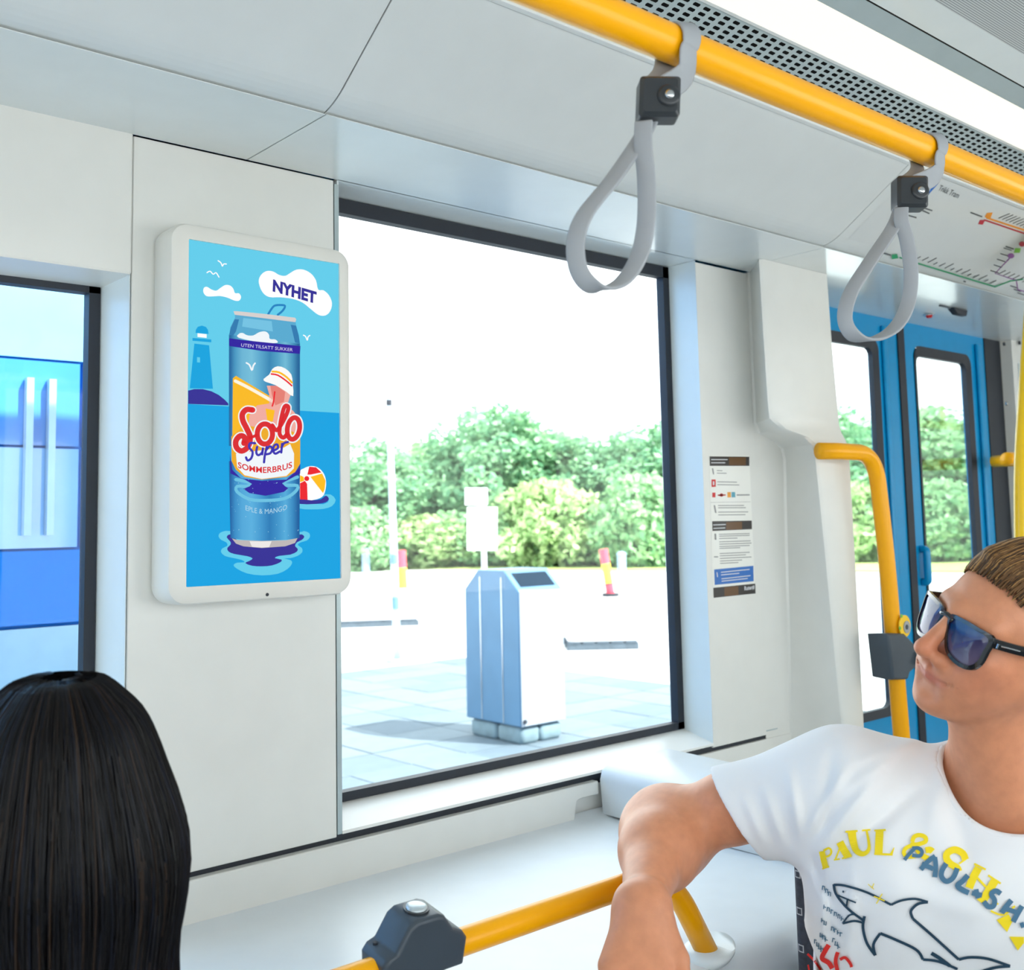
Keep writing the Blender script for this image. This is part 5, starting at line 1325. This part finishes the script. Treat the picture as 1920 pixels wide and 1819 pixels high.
for q in ([([(985, 470), (1025, 420), (1065, 380)], 26), ([(1045, 378), (1095, 378), (1122, 405), (1105, 438), (1045, 432)], 26)],
          [([(1112, 545), (1170, 480), (1225, 440)], 34), ([(1222, 448), (1230, 520), (1222, 605)], 34), ([(1120, 500), (1210, 540)], 34)],
          [([(1312, 498), (1280, 550), (1275, 600), (1312, 638), (1365, 610), (1398, 535)], 36)],
          [([(1482, 590), (1440, 635), (1400, 672), (1440, 705), (1488, 728)], 38)],
          [([(1545, 700), (1560, 770)], 34), ([(1512, 728), (1592, 748)], 34)],
          [([(1738, 735), (1700, 712), (1665, 738), (1690, 785), (1680, 832), (1640, 835), (1605, 795)], 36)],
          [([(1822, 785), (1785, 830), (1745, 885)], 38), ([(1770, 850), (1860, 880)], 34), ([(1905, 830), (1870, 890), (1835, 955)], 38)],
          [([(1900, 960), (1915, 1000)], 30)]):
    letter(q, tbn, 'blue_letter', 2)
letter([([(430, 665), (520, 672), (700, 728), (880, 822)], 15), ([(880, 822), (960, 788), (1070, 775), (1168, 800)], 15), ([(1168, 800), (1090, 815), (1035, 870), (1050, 930)], 18), ([(1050, 930), (1200, 1060), (1410, 1250)], 18), ([(1410, 1250), (1500, 1233), (1640, 1245), (1812, 1302)], 18), ([(1812, 1302), (1700, 1312), (1585, 1345)], 18),
        ([(430, 660), (450, 740), (540, 850), (665, 945)], 16), ([(460, 745), (530, 775), (605, 805)], 10), ([(540, 772), (530, 835)], 12), ([(672, 910), (660, 1000), (690, 1120), (756, 1218)], 18), ([(756, 1218), (742, 1130), (795, 1045)], 18), ([(795, 1045), (900, 1088), (1075, 1172), (1130, 1250)], 18), ([(1130, 1250), (1250, 1265), (1400, 1325)], 17), ([(1195, 1200), (1260, 1240), (1340, 1300)], 24),
        ([(660, 962), (590, 948), (500, 968)], 14), ([(500, 968), (550, 905), (600, 895)], 12), ([(498, 716), (512, 720)], 13)], tnv, 'shark_outline', 1)
letter([([(745, 755), (830, 790)], 9), ([(810, 735), (765, 812)], 9), ([(700, 660), (745, 700)], 7), ([(745, 655), (730, 690)], 7)], ty, 'star_print', 3)
letter([([(225, 1205), (280, 1260), (330, 1331)], 18), ([(392, 1135), (365, 1180), (340, 1240), (390, 1275), (420, 1320)], 38), ([(462, 1192), (445, 1260), (460, 1340)], 30), ([(480, 1250), (520, 1235), (560, 1280), (570, 1310)], 24), ([(240, 1340), (230, 1290)], 14)], trd, 'red_lettering', 2)
bpy.data.objects['red_lettering']['kind'] = 'stuff'
s = TP(tmap)
rr_ = random.Random(3)
for (u, v, du, dv, n_) in ((345, 670, 70, 70, 3), (355, 820, 165, 110, 6), (335, 925, 45, 40, 2), (415, 990, 90, 60, 4), (325, 1040, 65, 55, 3), (425, 1080, 60, 80, 3), (280, 1090, 70, 90, 4)):
    for k_ in range(n_):
        a = (u+du*k_/n_, v+dv*k_/n_); c1 = (a[0]-6+rr_.random()*6, a[1]+34); m_ = (a[0]+16, a[1]+6+rr_.random()*20); c2 = (a[0]+14+rr_.random()*8, a[1]+44)
        s.stroke([a, c1], 8, 1, 0, cap=False); g_ = rr_.randrange(4); h_ = (.1, .5, .9)
        s.stroke([(a[0], a[1]+34*h_[g_ % 3]), (a[0]+16, a[1]+6+34*h_[g_ % 3])], 7, 1, 0, cap=False)
        if g_ > 1: s.stroke([(a[0]+15, a[1]+6), (a[0]+13, a[1]+38)], 7, 1, 0, cap=False)
o_ = s.build('small_lettering', tsl, shirt); o_['kind'] = 'stuff'

# hair swept back over the crown: a cap and many locks
def hw(p): return Vector(cam2world(np.array([hl(p)]))[0])
gh_ = SDF(HC-np.array([.19, .19, .19]), HC+np.array([.19, .19, .19]), .004)
gh_.ell(hl((-.026, 0, .038)), (.100, .083, .092), HB, .01)
gh_.ell(hl((.012, 0, .090)), (.050, .056, .026), HB, .02)
Pg = (gh_.grid(tuple(slice(0, n_) for n_ in gh_.n))-HC) @ HB
xh, yh, zh = Pg[..., 0], Pg[..., 1], Pg[..., 2]
lim = np.where(xh > .005, .076+(xh-.015)*.55-np.abs(yh)*.25, .070-(.005-xh)*1.2)
lim = np.maximum(lim, -.075)
gh_.d = np.maximum(gh_.d, (lim-zh)*.8).astype(np.float32)
Vh, Fh = gh_.mesh(2)
hair_m = attr_mat('brown_hair', .42, spec=.4)
me = quadmesh('hair', cam2world(Vh), Fh); color_attr(me, np.tile(np.array(lin((84, 58, 34))), (len(Vh), 1)))
hairo = put('hair', me, hair_m, man)
def strands(paths, rad, cols, mat, name, parent, n=4):
    vs = []; fs = []; cc = []
    for p, c in zip(paths, cols):
        m = len(p); a = None; base_i = len(vs)
        for i in range(m):
            t = (p[min(i+1, m-1)]-p[max(i-1, 0)]); t = t/max(np.linalg.norm(t), 1e-9)
            if a is None:
                a = np.cross(t, (.3, .5, .8)); a /= np.linalg.norm(a)
            a = a-t*(a@t); a /= max(np.linalg.norm(a), 1e-9); b = np.cross(t, a)
            r = rad*(.35+.65*math.sin(math.pi*min(.97, max(.06, (i+.3)/m)))**.6)
            for k in range(n):
                q = 2*math.pi*k/n; vs.append(p[i]+(a*math.cos(q)+b*math.sin(q))*r); cc.append(c)
        for i in range(m-1):
            for k in range(n):
                fs.append((base_i+i*n+k, base_i+i*n+(k+1) % n, base_i+(i+1)*n+(k+1) % n, base_i+(i+1)*n+k))
    me = quadmesh(name, np.array(vs), np.array(fs)); color_attr(me, np.array(cc))
    o = put(name, me, mat, parent); o['kind'] = 'stuff'; return o
rs = np.random.RandomState(5)
paths = []; cols_ = []
for k_ in range(1500):
    y0 = rs.uniform(-.064, .068); u_ = rs.rand(); sd_ = (abs(y0)/.066)**2; z0 = .068-.020*sd_+.034*u_; x0 = .064-.034*u_-sd_*.030
    lift = rs.uniform(.7, 1.1); dy = rs.uniform(-.006, .010)
    pts = [(x0, y0, z0), (x0-.008, y0*1.02, z0+.012*lift), (x0-.032, y0*1.06+dy*.5, z0+.028*lift), (x0-.075, y0*1.08+dy, z0+.036*lift-.012*u_), (x0-.12, y0*1.1+dy, z0+.034*lift-.02*u_), (x0-.155, y0*1.02+dy, z0+.005*lift-.02*u_)]
    P_ = catmull(pts, 4); jit = rs.uniform(1.035, 1.085)
    for i_, q in enumerate(P_):
        for ce, re in (((-.026, 0, .038), (.100, .083, .092)), ((.012, 0, .090), (.050, .056, .026))):
            dq = (q-np.array(ce)); k0 = np.linalg.norm(dq/np.array(re))
            if k0 < jit: q = np.array(ce)+dq*jit/k0
        P_[i_] = q
    paths.append(cam2world(np.array([hl(q) for q in P_])))
    c = (np.array(lin((112, 78, 44))), np.array(lin((176, 132, 78))), np.array(lin((66, 44, 26))))[rs.choice(3, p=(.45, .25, .3))]; cols_.append(c*rs.uniform(.8, 1.15))
for k_ in range(300):
    s_ = 1 if k_ % 2 else -1
    z0 = rs.uniform(-.01, .06); x0 = rs.uniform(-.05, .012)-max(0, .03-z0)*.6
    pts = [(x0, s_*(.074-max(0, x0-.02)*.5), z0), (x0-.03, s_*.082, z0-.004), (x0-.06, s_*.078, z0-.014), (x0-.085, s_*.066, z0-.026)]
    paths.append(cam2world(np.array([hl(q) for q in catmull(pts, 4)]))); cols_.append(np.array(lin((92, 64, 38)))*rs.uniform(.7, 1.2))
strands(paths, .0016, cols_, hair_m, 'hair_locks', hairo)

# trousers and shoes, below the frame
trs = pm('dark_denim', (46, 56, 78), .9, var=.1, scale=60, bump=.3, bscale=800)
hipw = Vector(cam2world(np.array([J['hipc']]))[0]); fwd = Vector((-.94, -.34, 0)).normalized(); sdw = Vector((0, 0, 1)).cross(fwd).normalized()
b = MB()
hz = .60
def wv(x, y, z): return Vector((x, y, z))
for s_ in (-1, 1):
    h_ = Vector((hipw.x, hipw.y, hz))+sdw*.09*s_; kne = h_+fwd*.40+Vector((0, 0, -.02)); ank = kne+fwd*.03+Vector((0, 0, -.46))
    lg = MB().tube([Vector(p) for p in catmull([h_-fwd*.06, h_, h_+fwd*.2, kne, kne+Vector((0, 0, -.12))+fwd*.025, ank+Vector((0, 0, .2)), ank], 4)], [.088]*5+[.084]*4+[.076]*4+[.068]*4+[.062]*4+[.056]*4, 16)
    lg.build('trouser_leg', trs, man, smooth=True)
    sh_ = ank+Vector((0, 0, -.07)); rings = []
    for t_, w_, h2 in ((-.07, .028, .05), (-.05, .038, .09), (.02, .042, .085), (.10, .046, .055), (.17, .042, .04), (.20, .024, .025)):
        c_ = Vector((ank.x, ank.y, .012))+fwd*t_
        rings.append([c_+sdw*(w_*math.cos(a))+Vector((0, 0, max(0, h2*math.sin(a)))) for a in np.linspace(0, 2*math.pi, 17)[:-1]])
    MB().loft(rings, True).build('shoe', clamp_plastic, man, smooth=True)
hp_ = Vector((hipw.x, hipw.y, hz))
MB().tube([hp_-sdw*.14, hp_-sdw*.10, hp_, hp_+sdw*.10, hp_+sdw*.14], [.07, .115, .125, .115, .07], 20).build('trouser_seat', trs, man, smooth=True)

# ---- sunglasses
gl_black = pm('glossy_black_frame', (20, 22, 26), .18, var=.05, coat=.6)
def lens_mat():
    m = bpy.data.materials.new('tinted_lens'); m.use_nodes = True; n = m.node_tree; b = n.nodes['Principled BSDF']
    t = n.nodes.new('ShaderNodeTexCoord'); se = n.nodes.new('ShaderNodeSeparateXYZ'); r = n.nodes.new('ShaderNodeValToRGB')
    n.links.new(t.outputs['Generated'], se.inputs[0]); n.links.new(se.outputs[2], r.inputs[0])
    r.color_ramp.elements[0].position = .1; r.color_ramp.elements[0].color = lin((106, 92, 112))+(1,); r.color_ramp.elements[1].position = .8; r.color_ramp.elements[1].color = lin((14, 34, 84))+(1,)
    n.links.new(r.outputs[0], b.inputs['Base Color']); b.inputs['Roughness'].default_value = .04; b.inputs['Specular IOR Level'].default_value = .5; b.inputs['Coat Weight'].default_value = .15; b.inputs['Coat Tint'].default_value = (.6, .75, 1, 1)
    return m
lens_m = lens_mat()
sgl = empty('sunglasses', hw((.09, 0, 0)), 'black-framed sunglasses with blue gradient lenses on the man\'s face', 'sunglasses')
def gx(y): return .1025-3.6*y*y                    # wrap of the front
def lens_loop(s_, grow=0.0):
    pts = [(.0095, .012), (.028, .0160), (.048, .0160), (.0660, .0135), (.0655, -.004), (.0635, -.020), (.0560, -.0305), (.040, -.0330), (.022, -.0265), (.0120, -.008)]
    cy_, cz_ = .038, -.007
    pts = [(cy_+(y-cy_)*(1+grow), cz_+(z-cz_)*(1+grow*1.35)) for y, z in pts]
    return [(s_*q[0], q[1]) for q in catmull(pts, 4, True)]
for s_ in (-1, 1):
    li, lo_ = lens_loop(s_, -.02), lens_loop(s_, .13)
    b = MB(); m = len(li); rings = []
    rings = [[hw((gx(y)+dx, y, z)) for y, z in lp] for lp, dx in ((li, .0000), (li, .0028), (lo_, .0022), (lo_, -.0022), (li, -.0022))]
    rings.append(rings[0])
    b.loft(rings, False); b.build('frame_rim', gl_black, sgl, smooth=False)
    cen = [(s_*.038, -.007)]
    b = MB(); lp = lens_loop(s_, .02)
    rr2 = [[hw((gx(y)+.0012+.002*(1-k_), s_*.038+(y-s_*.038)*k_, -.007+(z+.007)*k_)) for y, z in lp] for k_ in (1, .75, .5, .25, .02)]
    rr2 = []
    for k_ in (1, .75, .5, .25, .02):
        rr2.append([hw((gx(s_*.038+(y-s_*.038)*k_)+.0004+.0018*(1-k_*k_), s_*.038+(y-s_*.038)*k_, -.007+(z+.007)*k_)) for y, z in lp])
    b.loft(rr2, False); b.build('lens', lens_m, sgl, smooth=True)
    # temple arm
    pth = [(gx(.068)-.001, s_*.0690, .0105), (.076, s_*.0725, .0105), (.05, s_*.0785, .010), (0, s_*.084, .010), (-.015, s_*.085, .004), (-.035, s_*.084, -.02)]
    rings = []
    for q in catmull(pth, 4):
        hgt = .0062; rings.append([hw((q[0], q[1]+s_*dy, q[2]+dz)) for dy, dz in ((-.0015, -hgt), (.0015, -hgt), (.0022, 0), (.0015, hgt), (-.0015, hgt), (-.0022, 0))])
    arm = MB().loft(rings, True).build('temple', gl_black, sgl, smooth=False)
    if s_ == 1:
        MB().tube([hw((.083, .0765, .013)), hw((.083, .0765, .007))], .0012, 8).build('hinge_mark', steel, arm)
        MB().tube([hw((.078, .0765, .0105)), hw((.052, .0808, .0100))], .0008, 6).build('hinge_mark', steel, arm)
MB().tube([hw((gx(y)+.0002, y, .0085+.004*math.cos(y*120))) for y in np.linspace(-.012, .012, 9)], .0036, 8).build('bridge', gl_black, sgl, smooth=True)

# ---------------------------------------------------------------- the woman with long dark hair
WZC = 1.06
wc = K(120, 1480, WZC)                       # middle of the head
g3 = SDF(wc+np.array([-.34, -.16, -.26]), wc+np.array([.34, .62, .26]), .006)
g3.ell(wc+np.array([0, -.005, 0]), (.072, .098, .088), None, .01)
g3.ell(wc+np.array([0, .05, .04]), (.055, .075, .05), None, .03)
g3.cone(wc+np.array([0, .06, .0]), wc+np.array([0, .22, -.02]), .05, .055, .03)
for s_ in (-1, 1):
    g3.cone(wc+np.array([s_*.03, .235, -.01]), wc+np.array([s_*.155, .27, 0]), .06, .06, .05)
    g3.cone(wc+np.array([s_*.165, .28, 0]), wc+np.array([s_*.20, .52, .02]), .05, .042, .03)
g3.cone(wc+np.array([-.06, .36, 0]), wc+np.array([.06, .36, 0]), .115, .115, .06); g3.cone(wc+np.array([0, .36, 0]), wc+np.array([0, .6, 0]), .14, .14, .05)
g3.cone(wc+np.array([0, .015, .09]), wc+np.array([0, .035, .105]), .010, .013, .012)
V3, F3 = g3.mesh(2)
ww_ = cam2world(np.array([wc]))[0]
wom = empty('person', Vector((ww_[0], ww_[1], .8)), 'person with long straight black hair seen from behind', 'person')
me = quadmesh('body', cam2world(V3), F3); color_attr(me, np.tile(np.array(lin((214, 160, 132))), (len(V3), 1)))
put('body', me, skin_m, wom)
g4 = SDF(wc+np.array([-.36, .16, -.26]), wc+np.array([.36, .62, .26]), .006)
for s_ in (-1, 1):
    g4.cone(wc+np.array([s_*.04, .245, -.01]), wc+np.array([s_*.155, .278, 0]), .064, .066, .05)
    g4.cone(wc+np.array([s_*.165, .285, 0]), wc+np.array([s_*.20, .52, .02]), .057, .05, .03)
g4.cone(wc+np.array([-.06, .36, 0]), wc+np.array([.06, .36, 0]), .125, .125, .06); g4.cone(wc+np.array([0, .36, 0]), wc+np.array([0, .7, 0]), .15, .15, .05)
V4, F4 = g4.mesh(2); put('top', quadmesh('top', cam2world(V4), F4), pm('dark_knit', (40, 42, 50), .9, var=.1), wom)
# hair: half-widths measured down from the crown
prof = [(-.114, .002), (-.1135, .022), (-.110, .042), (-.098, .056), (-.0737, .0775), (-.045, .090), (-.02, .0985), (.026, .1135), (.063, .120), (.105, .118), (.147, .1105), (.178, .1095), (.30, .112), (.42, .108)]
prof = [(a, b) for a, b in catmull(prof, 3)]
def hairpt(y, r, th, f=1.0):
    # th = 0 faces the camera; flattened in depth
    return wc+np.array([r*f*math.sin(th), y, -r*f*math.cos(th)*(1.0 if y < .05 else max(.55, 1-.0*(y)))-.012])
def open_half(y): return 0 if y < -.06 else min(1.0, (y+.06)/.06*1.0)
rings = []
for y, r in prof:
    o_ = open_half(y)*.75; rings.append([Vector(v) for v in cam2world(np.array([hairpt(y, r*.96, th) for th in np.linspace(-math.pi+o_, math.pi-o_, 41)]))])
hair_b = attr_mat('black_hair', .42, spec=.22)
b = MB().loft(rings, False, closed=False); me = b.mesh('hair'); me.shade_smooth(); color_attr(me, np.tile(np.array([.0035, .0035, .004]), (len(me.vertices), 1)))
hb_ = put('hair', me, pm('matte_black_hair_base', (10, 9, 10), 1.0, var=.1, spec=0), wom)
rs = np.random.RandomState(9); paths = []; cols_ = []
ys = np.array([p[0] for p in prof]); rr3 = np.array([p[1] for p in prof])
for k_ in range(1700):
    th = rs.uniform(-2.5, 2.5); y_0 = -.1139+abs(rs.normal())*.004; y_1 = rs.uniform(.25, .42)
    f = rs.uniform(.975, 1.02); ph = rs.uniform(0, 6); am = rs.uniform(.0, .02); tw = rs.normal()*.05
    P_ = []
    for y in np.concatenate([[y_0, -.1135, -.112, -.108], np.linspace(-.102, -.04, 8), np.linspace(-.02, y_1, 13)]):
        r = np.interp(y, ys, rr3); P_.append(hairpt(y, r, th+am*math.sin(ph+y*22)+tw*(y+.1)*3, f+.006*math.sin(ph*2+y*15)))
    paths.append(cam2world(np.array(P_)))
    c = np.array([.0035, .0035, .005]) if rs.rand() < .7 else (np.array([.008, .010, .018]) if rs.rand() < .7 else np.array([.03, .018, .012])); cols_.append(c)
for k_ in range(70):                       # flyaway hairs
    th = rs.uniform(-1.6, 1.6); P_ = []; e_ = rs.uniform(1.01, 1.06); y_1 = rs.uniform(-.02, .3)
    for y in np.linspace(-.114+rs.uniform(0, .02), y_1, 16):
        r = np.interp(y, ys, rr3); q = (y+.114)/(y_1+.114); P_.append(hairpt(y-.006*math.sin(3.1*q), r+.012*q*rs.uniform(.8, 1)*(e_-1)*20*.5, th+.2*q*math.sin(k_), 1.0+.02*math.sin(3*q)))
    paths.append(cam2world(np.array(P_))); cols_.append(np.array([.02, .016, .014]))
npth = len(paths)
strands(paths[:1700], .0014, cols_[:1700], hair_b, 'hair_strands', hb_, 3)
strands(paths[1700:], .00035, cols_[1700:], hair_b, 'flyaway_hair', hb_, 3)
